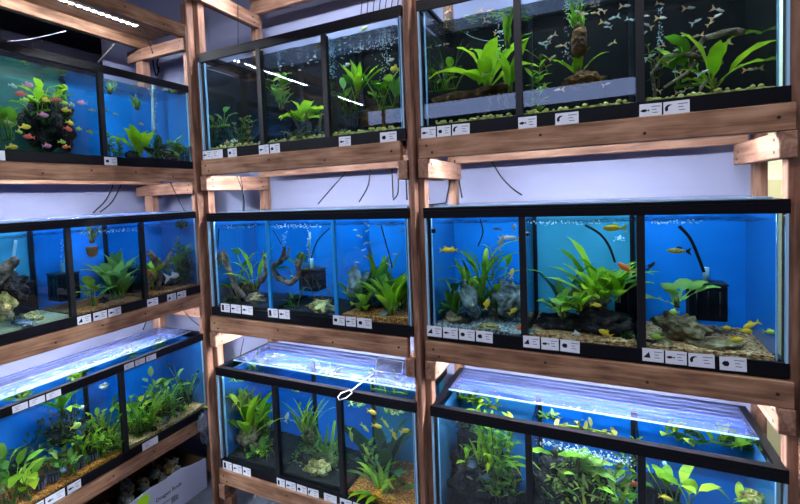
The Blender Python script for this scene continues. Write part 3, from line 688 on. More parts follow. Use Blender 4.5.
stems('CT',2,347,.16,.14,8,LD,'dark leafy stem plant low at the front',v=126,lw=.016,ll=.045,seed=17)
anub('CT',2,333,.15,.2,6,LM,'green plant standing behind the second divider',v=112,w=.04,seed=18)
rock('CT',2,377,.2,.085,DB,'large brown wood block',v=117,sx=1.1,sy=.6,sz=.62,amp=.3,seed=7,name='wood_block',cat='driftwood')
clump('CT',2,343,.08,.035,LY,'small mossy tuft at the front glass',seed=19)
bubbles('CT',2,[(388,25,.15),(384,60,.2),(386,82,.2)],150,.022,'cloud of white air bubbles'); bubbles('CT',2,[(330,38,.15),(333,78,.2)],110,.012,'column of white air bubbles'); bubbles('CT',1,[(279,58,.2),(279,104,.2)],60,.008,'thin column of white air bubbles')
bubbles('CT',2,[(345,50,.2),(395,38,.2)],80,.03,'drift of tiny white specks near the surface',(.0012,.003))
random.seed(8)
fish('CT',1,317,46,.08,.04,'t','round pale tan fish near the surface',1,0,.6,.2); fish('CT',2,395,69,.06,.045,'y','pale yellow round fish at the post side',-1,0,.6,.2)
fish('CT',2,347,65,.1,.045,'w','white fish in mid water',1,.1,.35); fish('CT',2,391,60,.12,.036,'w','small white fish near the end pane',1,.2,.4); fish('CT',2,364,29,.06,.05,'g','lime fish at the surface',1,.2)
fish('CT',0,227,143,.08,.045,'t','pale tan fish low at the grass',1,0,.5); fish('CT',0,234,141,.1,.04,'w','white fish low at the grass',-1,0,.45)
school('CT',1,[(311,60),(315,57),(317,62),(308,63),(270,66),(262,70),(268,74),(300,70),(292,66)],.02,['s','w'],'tiny silver fish in a loose group','tiny silver fish in the '+comp('CT',1))
school('CT',2,[(338,50),(342,58),(352,47),(356,52),(362,49),(371,46),(376,40),(398,38),(381,49),(355,41),(345,43),(370,36)],.02,['w','s'],'tiny silver-white fish in a loose group','tiny silver fish in the '+comp('CT',2))

# --- ST: glowing fish
clump('ST',1,48,.2,.13,LD,'big dark plant mound',v=128,n=260,sz=1.3,ll=.05,lw=.02,seed=3,name='plant_mound')
rock('ST',1,48,.24,.14,DK,'dark lava stone under the plant mound',v=126,sx=1,sz=.95,amp=.5,seed=3)
anub('ST',1,40,.14,.16,16,LG,'bright green leafy plant on top of the mound',v=112,w=.045,area=.09,seed=5)
anub('ST',1,8,.12,.16,12,LM,'green leafy plant rising from the bed',v=140,w=.05,seed=6)
airline('ST',1,[(43,80,.2),(40,92,.2),(35,105,.2)],CABLE,'black stick leaning in the water',.006,'heater_stick','heater')
for i,(u,v,kd,nm_) in enumerate([(21,94,'r','red fish highest above the mound'),(25,100,'g','thin lime fish under the red one'),(28,85,'p','small pinkish fish near the surface'),(46,100,'y','yellow fish on top of the mound'),(56,100,'r','red fish on top of the mound'),(64,103,'g','small lime fish behind the red one'),
   (66,110,'y','bright yellow fish with raised fins over the mound'),(72,105,'t','tan fish behind the mound'),(43,115,'p','pink fish in front of the mound'),(82,103,'p','small pink fish in open water'),(70,123,'y','yellow fish at the mound side'),(68,129,'r','red fish at the mound side'),(79,129,'g','lime fish just off the mound'),
   (25,127,'y','yellow fish low before the mound'),(19,132,'g','lime-yellow fish beneath the yellow one'),(29,137,'r','red fish low before the mound'),(47,146,'p','pink fish near the bed'),(62,142,'g','lime fish near the bed'),(66,147,'o','orange fish near the bed'),(90,132,'g','lime fish close to the divider'),(12,147,'y','yellow fish on the bed'),(8,122,'t','upright tan fish'),(13,86,'s','thin silver fish')]):
    fish('ST',1,u,v,.05 if 20 < u < 80 else .1,.052 if kd in 'ryp' else .042,kd,nm_,-1 if i%3 else 1,random.uniform(-.2,.2),.48,.28,None,'glowing_fish')
sword('ST',0,140,.12,.25,9,.075,LG,'broad sword plant with upright pointed leaves',spread=.45,seed=7,elmin=.8)
grass('ST',0,137,.16,.10,18,LM,'fern tuft hanging in mid water',v=108,w=.014,bend=2.4,area=.02,seed=8,name='fern_plant')
MB_p = None
stems('ST',0,112,.12,.14,5,LM,'green plant beside the divider',lw=.02,seed=9)
rock('ST',0,132,.14,.05,RD,'dark mossy rock at the sword foot',seed=9)
anub('ST',0,160,.12,.11,12,LD,'dark broad-leaved plant low at the front',w=.055,seed=10); anub('ST',0,183,.12,.14,12,LM,'broad-leaved plant near the end pane',w=.055,seed=11)
anub('ST',0,171,.2,.24,5,LP,'pale tall plant near the end pane',w=.06,seed=12); rock('ST',0,176,.2,.08,RD,'dark rock behind the broad-leaved plants',seed=13)
grass('ST',0,175,.1,.1,14,LP,'floating pale greenery near the surface',v=92,w=.01,bend=2.5,seed=14,area=.06,name='floating_plant')
grass('ST',0,110,.12,.08,10,LP,'floating green tuft near the divider',v=92,w=.01,bend=2.5,seed=15,name='floating_plant')
airline('ST',0,[(154,78,.24),(153,100,.24),(154,134,.24)],TUBE,'upright clear tube',.014,'clear_tube'); bubbles('ST',0,[(155,95,.2),(155,128,.2)],60,.008,'column of white air bubbles'); bubbles('ST',0,[(178,90,.2),(180,128,.2)],60,.006,'thin column of white air bubbles')
for i,(u,v,l) in enumerate([(105,110,'pale long fish by the divider'),(98,111,'pale fish touching the divider'),(115,114,'small grey fish in mid water'),(141,124,'small pale fish above the sword'),(162,150,'silver fish low near the plants')]): fish('ST',0 if u > 101 else 1,u,v,.08,.04,'t' if i%2 else 's',l,1)

# --- SM: goldfish
p = loc("SM",92,250,.12); r = empty('hanging_pot', p); tag(r, 'brown clay pot hanging in mid water in '+comp('SM',1),'pot')
MB().tube([(0,0,-.04),(0,0,-.025),(0,0,.012),(0,0,.02)], [.018,.027,.032,.030], 14).build('body', mat('clay_pot',(112,84,52),.85), r)
grass('SM',1,92,.12,.15,18,LY,'yellow-green grass growing from the hanging pot',v=241,w=.010,bend=2.6,area=.025,seed=2)
anub('SM',1,94,.12,.17,7,LM,'green arching leafy plant low beside the far divider',w=.06,seed=3)
sword('SM',1,128,.2,.30,9,.10,LP,'big pale broad-leaved plant before the black box',spread=.45,seed=4,elmin=.8,bend=.9)
anub('SM',1,112,.16,.24,7,LP,'pale round-leaved plant in mid water',w=.07,seed=5)
filt('SM',1,134,268,.22,.10,.16,.10,'black box filter behind the big leaves'); rock('SM',1,104,.14,.03,RD,'small dark stone on the brown gravel',seed=8)
anub('SM',0,184,.2,.27,10,LM,'dim green leafy plant by the end pane',w=.05,seed=6,area=.07); sword('SM',0,152,.2,.26,7,.08,LG,'bright broad plant behind the wood',spread=.4,seed=7,elmin=.9)
grass('SM',0,192,.18,.2,22,LD,'feathery dark plant at the end pane',w=.006,seed=17)
drift('SM',0,[[(158,290,.12,.014),(160,275,.12,.02),(156,262,.12,.022),(149,252,.1,.022)],[(158,272,.12,.016),(166,262,.1,.016),(173,250,.1,.012)],[(156,262,.12,.018),(165,266,.12,.018),(172,268,.12,.01)],[(150,285,.1,.014),(153,270,.12,.014)]],DW,'pale branching driftwood stump')
clump('SM',0,186,.12,.045,LD,'dark plant tuft hanging at the surface',v=228,sz=.8,seed=9,name='floating_plant',ll=.03,lw=.012)
rock('SM',0,185,.25,.10,DK,'dark mossy rock at the end pane',seed=14,sz=.5)
fish('SM',0,174,276,.07,.075,'w','white goldfish with red cap',-1,.1,.55,.7,None,'goldfish'); fish('SM',0,148,273,.1,.07,'o','orange goldfish behind the divider',1,.2,.5,.5,None,'goldfish')
filt('SM',2,63,274,.24,.13,.15,.11,'black box filter beside the divider'); filt('SM',2,15,284,.24,.13,.16,.12,'black box filter behind the dark driftwood')
airline('SM',2,[(66,236,.24),(64,262,.24),(60,276,.24)],TUBE,'thin clear air tube',.004); airline('SM',2,[(16,240,.22),(13,262,.22),(15,284,.24)],TUBE,'pale vertical tube',.008)
bubbles('SM',2,[(62,240,.2),(61,270,.22)],26,.004,'thin stream of air bubbles')
drift('SM',2,[[(-12,285,.12,.05),(0,276,.1,.04),(10,265,.09,.03),(18,258,.08,.022)]],DW,'thick grey-brown branch leaning up')
rock('SM',2,8,.16,.10,DK,'dark rock under the leaning branch',v=288,sz=.75,seed=3); rock('SM',2,30,.12,.055,RY,'flat yellow stone on the white sand',sx=1.5,sz=.5,seed=5); rock('SM',2,3,.08,.06,RY,'yellow rugged stone before the dark rock',v=308,sz=1.1,seed=6)
rock('SM',2,24,.07,.045,RB,'striped grey flat stone on the white sand',sx=1.7,sz=.35,seed=7)
bubbles('SM',1,[(80,233,.1),(138,229,.1)],90,.01,'foam and bubbles at the water surface')

# --- SL: planted
random.seed(2)
for i,(u,dep,h,n,w_,m,l) in enumerate([(24,.10,.22,6,.09,LG,'bright round-leaved plant at the outer end'),(8,.12,.30,7,.09,LM,'dark broad plant at the outer end'),(56,.16,.13,12,.045,LP,'pale leafy plant in the middle of the bed'),(70,.10,.14,12,.05,LP,'pale green plant in a black pot'),
      (84,.13,.24,10,.06,LG,'bright plant in a black pot near the stones'),(100,.10,.15,10,.04,LM,'small leafy plant in a black pot'),(112,.16,.34,12,.055,LG,'tall leafy plant beside the divider')]):
    anub('SL',1,u,dep,h,int(n*1.7),m,l,w=w_*.55,seed=30+i,area=.06)
clump('SL',1,62,.24,.17,LD,'large dark mossy wood mass',v=440,n=260,sz=.9,ll=.035,lw=.014,seed=5,name='plant_mound')
clump('SL',1,22,.26,.14,LD,'dark mossy mound at the outer end',v=475,n=200,ll=.035,lw=.014,seed=6,name='plant_mound'); clump('SL',1,100,.22,.16,LY,'olive bushy plant mass near the divider',n=240,sz=1.6,ll=.04,lw=.012,seed=7,name='bushy_plant')
sword('SL',1,62,.2,.16,14,.04,LM,'fan of green leaves above the mossy mass',v=412,spread=.6,seed=8,elmin=.5)
grass('SL',1,74,.2,.28,14,LB,'thin brownish grass rising from the mossy mass',v=430,w=.006,seed=9)
for i,(u,v) in enumerate([(38,470),(52,460),(78,452),(92,445),(108,446)]):
    p = loc('SL',u,v,.10); p.z = TANKS['SL'].z[0]+.058; r = empty('plant_pot', p); tag(r, f"{['outermost','second outermost','middle','second inner','innermost'][i]} black slotted plant pot in "+comp('SL',1),'pot')
    MB().tube([(0,0,0),(0,0,.05),(0,0,.056)], [.021,.028,.031], 14).build('body', BLK, r); s_ = MB()
    for j in range(12): a = j*PI/6; s_.box((math.cos(a)*.0275-.002,math.sin(a)*.0275-.002,.008),(math.cos(a)*.0275+.002,math.sin(a)*.0275+.002,.046))
    s_.build('slot', MATS['grey_ink'], r)
rock('SL',1,104,.05,.024,RG,'pale round stone near the surface',v=386,sz=.7,seed=2); rock('SL',1,64,.06,.018,RB,'small bluish pebble in the gravel',v=470,seed=3); rock('SL',1,3,.06,.025,RY,'pale yellow stone at the outer end',v=489,seed=4)
p = loc('SL',84,420,.18); r = empty('plant_label', p); tag(r, 'dark plastic plant marker stuck among the leaves in '+comp('SL',1),'marker'); MB().box((-.003,-.04,-.012),(.003,.04,.014)).build('plate', BLK, r)
for i,(u,v,l) in enumerate([(82,407,'tiny white fish near the mossy mass'),(76,426,'pale green round fish before the mossy mass')]): fish('SL',1,u,v,.08,.03 if i == 0 else .06,'wg'[i],l,-1,0,.6)
for i,(u,dep,h,n,w_,m,l) in enumerate([(136,.12,.34,22,.055,LG,'bright tall plant next to the divider'),(150,.10,.26,14,.035,LM,'narrow leafy plant at the front glass'),(161,.16,.38,20,.06,LP,'pale upright plant mid tank'),(172,.12,.34,20,.05,LM,'green upright plant mid tank'),(186,.2,.36,18,.05,LD,'dim green plant toward the end pane')]):
    (anub if i != 1 else sword)('SL',0,u,dep,h,n,*([m,l] if i != 1 else [.03,m,l]),**(dict(w=w_*.6,seed=50+i) if i != 1 else dict(seed=51,spread=.7,elmin=.5)))
clump('SL',0,150,.24,.17,LY,'olive bush at the back near the divider',n=240,sz=1.2,ll=.04,lw=.012,seed=12,name='bushy_plant'); clump('SL',0,180,.12,.06,LG,'low bright green carpet plant',n=120,sz=.5,seed=13); clump('SL',0,195,.2,.12,LD,'dim plant mass at the end pane',n=200,ll=.03,seed=14,name='bushy_plant')
clump('SL',0,168,.1,.035,LY,'pale mossy stone on the bed',n=60,sz=.6,seed=15); grass('SL',0,195,.16,.26,16,LM,'feathery tall plant at the end pane',w=.007,seed=16)
rock('SL',0,165,.08,.03,RG,'grey stone in front of the green plants',seed=8); rock('SL',0,154,.06,.02,RD,'small dark stone by the front rim',seed=9)
for i,(u,v) in enumerate([(20,398),(75,378),(130,352),(160,345),(100,365)]):
    clump('SL',1 if u < 122 else 0,u,.10,.05,LG if i%2 else LM,['outermost','third innermost','second innermost','innermost','middle'][i]+' patch of floating leaves under the lid',v=v,n=50,sz=.3,ll=.04,lw=.02,seed=60+i,name='floating_plant')

# --- CM
drift('CM',0,[[(216,290,.05,.02),(217,262,.05,.018),(222,252,.06,.02),(230,272,.07,.016),(238,290,.08,.016),(246,298,.09,.012)]],DW,'arched grey driftwood branch',r0=.02)
rock('CM',0,219,.2,.08,RD,'dark mossy rock at the corner pane',sz=.8,seed=3); rock('CM',0,255,.14,.05,RT,'brown rock beside the first divider',seed=4,sx=1.3,sz=.7)
anub('CM',0,217,.12,.2,6,LG,'small bright plant at the corner pane',w=.045,seed=1); anub('CM',0,232,.16,.24,5,LM,'green leaves on the arched branch',v=282,w=.04,seed=2)
sword('CM',0,254,.14,.28,6,.045,LG,'pointed green plant beside the first divider',v=290,spread=.55,seed=5,elmin=.6); clump('CM',0,240,.2,.06,LD,'dark plant clump under the branch',seed=6); clump('CM',0,222,.1,.04,LY,'olive moss tuft at the front',seed=16)
drift('CM',1,[[(250,290,.2,.012),(262,280,.16,.016),(270,268,.14,.016),(280,262,.12,.016),(284,252,.12,.012),(285,246,.12,.008)],
   [(266,270,.14,.012),(264,258,.14,.008),(263,250,.14,.006)],[(270,266,.14,.014),(278,278,.12,.018),(290,283,.1,.018),(298,277,.1,.014),(300,262,.1,.012),(303,253,.1,.008)],[(298,270,.1,.01),(295,258,.1,.007)],[(280,262,.12,.012),(288,255,.12,.009),(290,247,.13,.006)]],DW,'spider-shaped grey driftwood crossing the water')
anub('CM',1,291,.2,.15,7,LM,'green leaves behind the spider wood',v=278,w=.05,seed=7); anub('CM',1,283,.12,.09,6,LD,'small dark plant on the black gravel',w=.03,seed=8)
filt('CM',1,312,270,.22,.12,.11,.10,'black box filter'); airline('CM',1,[(330,228,.2),(318,240,.2),(312,255,.22),(311,268,.22)],CABLE,'black curved air hose')
airline('CM',1,[(273,230,.2),(279,240,.2),(285,252,.2)],CABLE,'thin black slanting hose'); airline('CM',1,[(310,232,.24),(309,262,.24)],TUBE,'clear bubble tube',.006); bubbles('CM',1,[(309,228,.22),(309,262,.22)],40,.006,'column of air bubbles'); bubbles('CM',1,[(286,228,.2),(283,246,.2)],30,.008,'second column of air bubbles above the wood')
rock('CM',1,320,.10,.062,RY,'pale yellow rugged stone on the black gravel',sx=1.25,sz=.55,amp=.7,seed=9); airline('CM',0,[(219,228,.05),(218,245,.05),(217,262,.05)],CABLE,'thin black hose at the corner pane')
stems('CM',1,322,.16,.16,3,LB,'thin brown plant behind the yellow stone',lw=.01,seed=10,lean=.5)
rock('CM',2,346,.14,.066,RG,'tall pointed grey stone beside the second divider',v=287,sx=.6,sz=1.35,amp=.4,seed=11)
sword('CM',2,352,.22,.26,12,.05,LD,'dark green plant behind the grey stone',spread=.4,seed=12,elmin=.9); sword('CM',2,362,.12,.18,9,.055,LG,'bright low sword plant with wide leaves',spread=.75,seed=13,elmin=.3)
sword('CM',2,392,.10,.29,13,.05,LG,'large bright sword plant at the end pane',spread=.45,seed=14,elmin=.7,bend=.9); sword('CM',2,379,.22,.33,5,.06,LM,'tall green plant reaching up mid tank',spread=.15,seed=15,elmin=1.2,bend=.5)
sword('CM',2,376,.18,.26,10,.05,LM,'mid green bushy sword plant',spread=.5,seed=16,elmin=.7); rock('CM',2,385,.08,.02,RG,'small pale stone in the brown gravel',seed=17); rock('CM',2,370,.26,.08,RG,'grey slate behind the plants',seed=18,sz=1.2,v=290)
airline('CM',2,[(381,225,.2),(385,240,.2),(390,258,.22),(392,268,.22)],CABLE,'black slanting hose'); rock('CM',2,388,.05,.016,MATS['fish_silver'],'white suction cup with dark centre',v=225,seed=1,amp=0,name='suction_cup',cat='suction cup') if 0 else None
school('CM',2,[(355,230),(366,224),(378,225),(367,231),(366,243),(356,248),(361,250),(366,257),(372,254),(388,264),(396,254),(402,230),(352,262),(359,236),(370,243)],.032,['s','t','gr'],'slim silvery fish swimming','slim silvery fish in the '+comp('CM',2),.22,.3)
fish('CM',1,292,276,.1,.025,'w','tiny pale fish at the wood',1)
bubbles('CM',0,[(215,227,.1),(258,226,.1)],60,.008,'line of foam at the surface'); bubbles('CM',1,[(272,226,.1),(320,226,.1)],110,.01,'line of foam at the surface')

# --- RM
rock('RM',0,470,.13,.06,RG,'tall leaning grey stone',v=300,sx=.55,sz=1.35,amp=.5,seed=2,rot=-.35); rock('RM',0,509,.16,.07,RG,'broad grey stone beside the first divider',v=300,sx=.85,sz=1.05,amp=.6,seed=3); rock('RM',0,496,.26,.06,RG,'grey stone behind the plants',v=308,seed=13)
sword('RM',0,447,.2,.20,12,.04,LM,'dark green leafy plant at the post side',spread=.45,seed=4,elmin=.8); anub('RM',0,437,.14,.2,9,LD,'dim leafy plant touching the post-side pane',w=.04,seed=5)
sword('RM',0,478,.2,.33,9,.035,LM,'tall green plant in the centre',spread=.3,seed=6,elmin=1.05); sword('RM',0,482,.16,.3,14,.03,LM,'bushy fern behind the leaning stone',v=288,spread=.75,seed=7,elmin=.4); anub('RM',0,490,.18,.24,10,LG,'bright green leaves between the stones',v=305,w=.03,seed=8)
stems('RM',0,505,.16,.32,4,LY,'yellowish stems before the divider',lw=.014,seed=9); rock('RM',0,489,.06,.034,RY,'pale skull-like piece of wood on the grey gravel',sx=1.3,sz=.45,amp=.8,seed=10,name='wood_piece',cat='driftwood'); rock('RM',0,451,.1,.035,RT,'small brown wood knot on the gravel',amp=.8,seed=11,name='wood_piece',cat='driftwood'); rock('RM',0,462,.12,.035,RD,'low dark stone on the gravel',seed=12)
for i,(u,v,k_,L,h,pt,f,l) in enumerate([(446,250,'y',.05,1,0,.5,'pale yellow fish, outer one of a pair'),(452,250,'y',.045,-1,0,.5,'pale yellow fish, inner one of a pair'),(501,242,'s',.065,1,1.2,.3,'silver fish diving beside another'),(508,238,'w',.07,1,.1,.26,'long white fish near the surface'),(522,239,'t',.04,1,.1,.4,'small tan fish at the divider'),
     (497,229,'gr',.04,-1,.1,.3,'small grey fish near the surface'),(514,227,'w',.03,1,1.3,.5,'small white fish at the surface'),(470,305,'y',.04,1,0,.42,'yellow fish beside the leaning stone'),(487,304,'y',.05,1,1.3,.42,'yellow fish pointing down between the stones'),(512,273,'y',.04,1,1.4,.4,'yellow fish by the fern'),(513,311,'y',.045,1,.7,.4,'orange-yellow fish before the broad stone'),(520,328,'o',.06,1,.7,.4,'orange fish low at the divider')]):
    fish('RM',0,u,v,.05+.01*(i%4),L,k_,l,h,pt,f)
airline('RM',0,[(480,219,.2),(483,232,.2),(478,246,.2)],CABLE,'black curved hose'); MB().box((-.011,0,-.009),(.011,.008,.009)).build('suction_cup',BLK).location = loc('RM',433,231,.024); tag(bpy.data.objects['suction_cup'],'small black suction clip high on the front glass of middle end-bay tank','clip')
sword('RM',1,600,.17,.235,26,.042,LG,'large bright sword plant filling the back',v=304,spread=.45,seed=14,elmin=.5,bend=.9); sword('RM',1,596,.24,.27,8,.05,LG,'tall sword leaves behind the log',v=300,spread=.6,seed=15,elmin=.8)
sword('RM',1,562,.10,.14,10,.06,LP,'pale round-leaved plant growing on the log',v=316,spread=.6,seed=16,elmin=.35,pet=.45); sword('RM',1,578,.08,.12,5,.05,LG,'bright leaf spray on the front of the log',v=310,spread=.7,seed=17,elmin=.3); sword('RM',1,565,.24,.3,5,.05,LD,'dim leaves behind the pale plant',spread=.4,seed=18)
rock('RM',1,604,.13,.085,DK,'large black wood log with ridges',v=323,sx=1.15,sy=.6,sz=.62,amp=.5,seed=19,name='wood_log',cat='driftwood'); rock('RM',1,562,.16,.085,DK,'dark brown wood log under the pale plant',v=325,sx=1.25,sy=.6,sz=.5,amp=.5,seed=20,name='wood_log',cat='driftwood')
rock('RM',1,585,.2,.075,RT,'tan mossy stone on top of the logs',v=300,sx=1.2,sz=.5,seed=21); clump('RM',1,630,.08,.03,LD,'small dark plant at the second divider',n=60,seed=22); rock('RM',1,530,.05,.018,RG,'small white round stone at the first divider',seed=23)
for i,(u,v,k_,L,h,pt,f,l) in enumerate([(614,228,'y',.075,-1,0,.34,'long yellow fish near the surface'),(625,268,'o',.06,-1,.6,.4,'orange fish among the sword leaves'),(596,305,'y',.04,1,0,.4,'small yellow fish on the logs'),(605,333,'y',.05,-1,.5,.42,'pale yellow fish on the gravel'),(576,334,'w',.034,1,0,.6,'round white fish on the gravel'),(581,340,'w',.03,-1,0,.5,'small white fish at the front glass')]): fish('RM',1,u,v,.06,L,k_,l,h,pt,f)
airline('RM',1,[(585,225,.2),(600,234,.2),(609,246,.2),(615,262,.22)],CABLE,'black curved hose',.005); filt('RM',1,627,283,.3,.09,.15,.08,'black box filter behind the sword leaves',False); bubbles('RM',1,[(618,236,.2),(622,242,.2)],16,.01,'few air bubbles under the yellow fish')
bubbles('RM',1,[(530,222,.1),(600,222,.1)],70,.008,'line of foam at the surface'); rock('RM',1,527,.03,.012,BLK,'small black snail on the glass',v=234,seed=2,amp=.1,name='snail',cat='snail')
filt('RM',2,706,284,.25,.12,.135,.08,'large black box filter with clear outlet tube'); airline('RM',2,[(679,226,.2),(690,238,.2),(698,256,.21),(704,272,.22)],CABLE,'black curved air hose',.006)
rock('RM',2,682,.14,.062,RT,'tan slate rock sloping to the far side',v=327,sx=1.25,sy=.8,sz=.72,amp=.55,seed=34,rot=.3); rock('RM',2,714,.10,.052,RT,'flat layered brown stone in front of the filter',sx=1.5,sz=.38,amp=.5,seed=25); rock('RM',2,664,.07,.028,RT,'small brown rock beside the slate',seed=26,sz=.6); rock('RM',2,651,.06,.018,RD,'small black pebble beside the second divider',seed=27)
sword('RM',2,677,.13,.15,6,.065,LP,'pale green plant with heart-shaped leaves on the slate',v=305,spread=.6,seed=29,elmin=.3,pet=.5,bend=.8)
for i,(u,v,k_,L,h,pt,f,l) in enumerate([(678,251,'yb',.07,-1,0,.3,'yellow and black speckled fish with dark tail'),(651,266,'b',.045,1,.9,.3,'dark little fish diving'),(751,325,'y',.05,-1,-.6,.36,'slim yellow fish tilting down'),(746,331,'y',.035,1,0,.55,'round yellow fish beneath the slim one'),(770,332,'g',.035,1,0,.5,'pale yellow fish near the end pane'),(727,328,'y',.028,1,0,.5,'tiny yellow fish behind the flat stone'),(736,340,'y',.045,1,.3,.45,'yellow fish in front of the flat stone'),(657,337,'g',.05,-1,.2,.5,'pale lime fish before the small rock'),(670,349,'g',.045,1,0,.4,'lime fish low at the front glass'),(674,312,'g',.03,-1,0,.7,'small yellow snail-like fish on the slate top')]): fish('RM',2,u,v,.06 if i not in (1,) else .2,L,k_,l,h,pt,f)
bubbles('RM',2,[(650,223,.1),(705,221,.1)],40,.006,'line of foam at the surface')

# --- CL
sword('CL',0,249,.12,.33,16,.055,LG,'large bright sword plant',v=438,spread=.4,seed=1,elmin=.7); sword('CL',0,232,.24,.36,10,.05,LM,'green plant at the corner pane',spread=.4,seed=2); clump('CL',0,246,.1,.05,LY,'yellow-brown moss at the sword foot',seed=3); clump('CL',0,262,.14,.09,LM,'green bush beside the first divider',n=200,sz=1.2,seed=4,name='bushy_plant')
rock('CL',0,229,.16,.075,RT,'brown mossy rock at the corner pane',v=430,seed=5,sz=1); anub('CL',0,262,.1,.16,10,LM,'leafy plant beside the first divider',w=.035,seed=6); rock('CL',0,271,.08,.035,RB,'pale blue-grey flat stone',sx=1.3,sz=.5,seed=7); rock('CL',0,248,.09,.018,RY,'small pale pebble among the moss',seed=8); rock('CL',0,238,.07,.05,RB,'clear bluish plastic dome on the gravel',seed=9,sz=.6,amp=.1,name='plastic_dome',cat='dome'); rock('CL',0,258,.12,.035,RB,'second blue-grey stone behind the flat one',seed=10)
grass('CL',1,306,.14,.24,24,LG,'bright spidery grass plant',v=432,w=.012,bend=1.9,seed=11,area=.03); clump('CL',1,284,.18,.10,LY,'olive mossy mass beside the first divider',n=200,sz=1.4,seed=12,name='bushy_plant'); rock('CL',1,284,.26,.06,RT,'brown rock column behind the mossy mass',v=425,sx=.6,sz=1.5,seed=13)
rock('CL',1,318,.10,.052,RY,'pale yellow rugged stone on the black gravel',v=468,sx=1.25,sz=.75,amp=.6,seed=14); rock('CL',1,326,.2,.08,RT,'brown rock behind the yellow stone',sz=.6,seed=15); grass('CL',1,327,.22,.3,8,LM,'tall thin leaves by the second divider',w=.022,bend=.6,seed=16,area=.02); stems('CL',1,318,.2,.14,6,LM,'low leafy plant behind the stones',seed=17); stems('CL',1,334,.16,.2,4,LM,'leafy stems touching the second divider',seed=18)
fish('CL',1,287,417,.07,.06,'w','white upright fish near the first divider',1,1.2); fish('CL',1,300,466,.04,.012,'w','tiny white pebble-like fish on the gravel',1)
sword('CL',2,383,.10,.24,18,.032,LG,'bright spreading sword plant in the gravel',spread=.75,seed=19,elmin=.35,pet=.1); sword('CL',2,388,.24,.38,9,.08,LD,'dark tall sword plant at the back',spread=.4,seed=20,elmin=.8); sword('CL',2,372,.26,.34,6,.07,LD,'dark leaves at the back by the filter',spread=.4,seed=21,elmin=.9); stems('CL',2,352,.16,.32,4,LM,'thin stems beside the second divider',seed=22,lw=.018)
rock('CL',2,352,.24,.085,DK,'large dark rock beside the second divider',v=458,sx=.9,sz=1,seed=23); 
p = ground('CL',383,.1,2); r = empty('plant_pot', p); tag(r,'small dark plant pot under the bright sword plant in '+comp('CL',2),'pot'); MB().tube([(0,0,-.01),(0,0,.03),(0,0,.036)], [.018,.022,.024], 12).build('body', BLK, r)
for i,(u,v,k_,L,h,pt,f,l) in enumerate([(372,412,'y',.06,1,0,.4,'bright yellow fish at the surface'),(377,426,'y',.055,1,0,.36,'yellow fish below the surface one'),(385,423,'g',.055,1,-.8,.28,'pale yellow slim fish tilting down'),(365,428,'g',.055,1,-.6,.3,'lime fish facing the divider'),(394,435,'y',.055,1,-1.1,.3,'yellow fish diving beside the dark plant'),(405,431,'y',.06,1,.5,.34,'yellow fish rising at the end pane'),(366,450,'g',.06,1,-1,.28,'pale fish diving over the sword plant'),(390,485,'y',.06,1,-.8,.24,'slim yellow fish before the pot'),(393,499,'y',.05,1,-.8,.28,'slim yellow fish low on the gravel'),(351,435,'g',.07,1,-1.4,.26,'pale upright fish at the second divider')]): fish('CL',2,u,v,.06,L,k_,l,h,pt,f)
for i,(u,v,k) in enumerate([(300,381,1),(285,376,1),(352,400,2),(390,408,2),(238,372,0)]):
    clump('CL',k,u,.07+.03*(i%2),.045,LP if i < 4 else LM,['middle','second corner-most','second post-most','post-most','corner-most'][i]+' patch of floating duckweed',v=v+8,n=70,sz=.12,ll=.016,lw=.01,seed=70+i,name='floating_plant')
for i,(u,v,k) in enumerate([(245,362,0),(262,358,0),(330,372,1),(380,385,2),(400,388,2)]): anub('CL',k,u,.24,.07,7,LD if i > 2 else LM,['corner-most','second corner-most','middle','second post-most','post-most'][i]+' dark leafy patch under the lid',v=v+6,w=.04,seed=80+i,name='floating_plant')

stems('CL',0,240,.2,.34,7,LM,'tall leafy stems behind the large sword',lw=.022,seed=41); sword('CL',0,236,.1,.2,8,.03,LY,'yellow-green fine-leaved plant at the corner pane front',v=408,spread=.7,seed=42,elmin=.4)
stems('CL',1,296,.24,.3,6,LM,'leafy stems behind the spidery grass',lw=.016,seed=43); clump('CL',1,330,.14,.06,LD,'dark plant clump at the second divider',seed=44)
clump('CM',0,250,.24,.07,LD,'dark plant mass by the first divider',seed=45); sword('CM',2,402,.2,.24,8,.045,LM,'green sword plant against the end pane',spread=.4,seed=46)
sword('RM',0,500,.24,.22,8,.03,LM,'mid green plant behind the broad stone',spread=.5,seed=47); sword('RM',1,618,.12,.15,8,.045,LG,'bright sword leaves near the second divider',v=300,spread=.5,seed=48,elmin=.7)
anub('ST',1,66,.2,.14,10,LM,'green leaves on the mound beside the teal water',v=110,w=.035,seed=49); stems('ST',0,122,.2,.16,6,LM,'leafy stems beside the broad sword',seed=50,lw=.02); anub('ST',0,150,.1,.1,12,LD,'dark leaves at the foot of the sword',w=.035,seed=51)
stems('CT',0,246,.2,.2,5,LY,'olive stems at the first divider',lw=.016,seed=52); sword('CT',2,396,.1,.2,7,.03,LP,'pale long-leaved plant at the end pane',v=104,spread=.4,seed=53,elmin=.8)
stems('SM',0,186,.14,.26,8,LM,'leafy green stems at the end pane',lw=.03,ll=.06,seed=54); sword('SM',1,122,.14,.24,7,.07,LM,'mid green broad-leaved plant before the pale one',spread=.5,seed=55,elmin=.7)
clump('SL',0,142,.14,.10,LM,'bushy green plant low beside the divider',n=200,sz=1.1,ll=.04,lw=.012,seed=56,name='bushy_plant'); clump('SL',0,165,.18,.12,LM,'bushy green plant mid tank',n=240,sz=1.1,ll=.04,lw=.014,seed=57,name='bushy_plant'); clump('SL',1,118,.12,.10,LG,'bright narrow-leaved bush at the divider',n=220,sz=1.6,ll=.05,lw=.012,seed=58,name='bushy_plant')
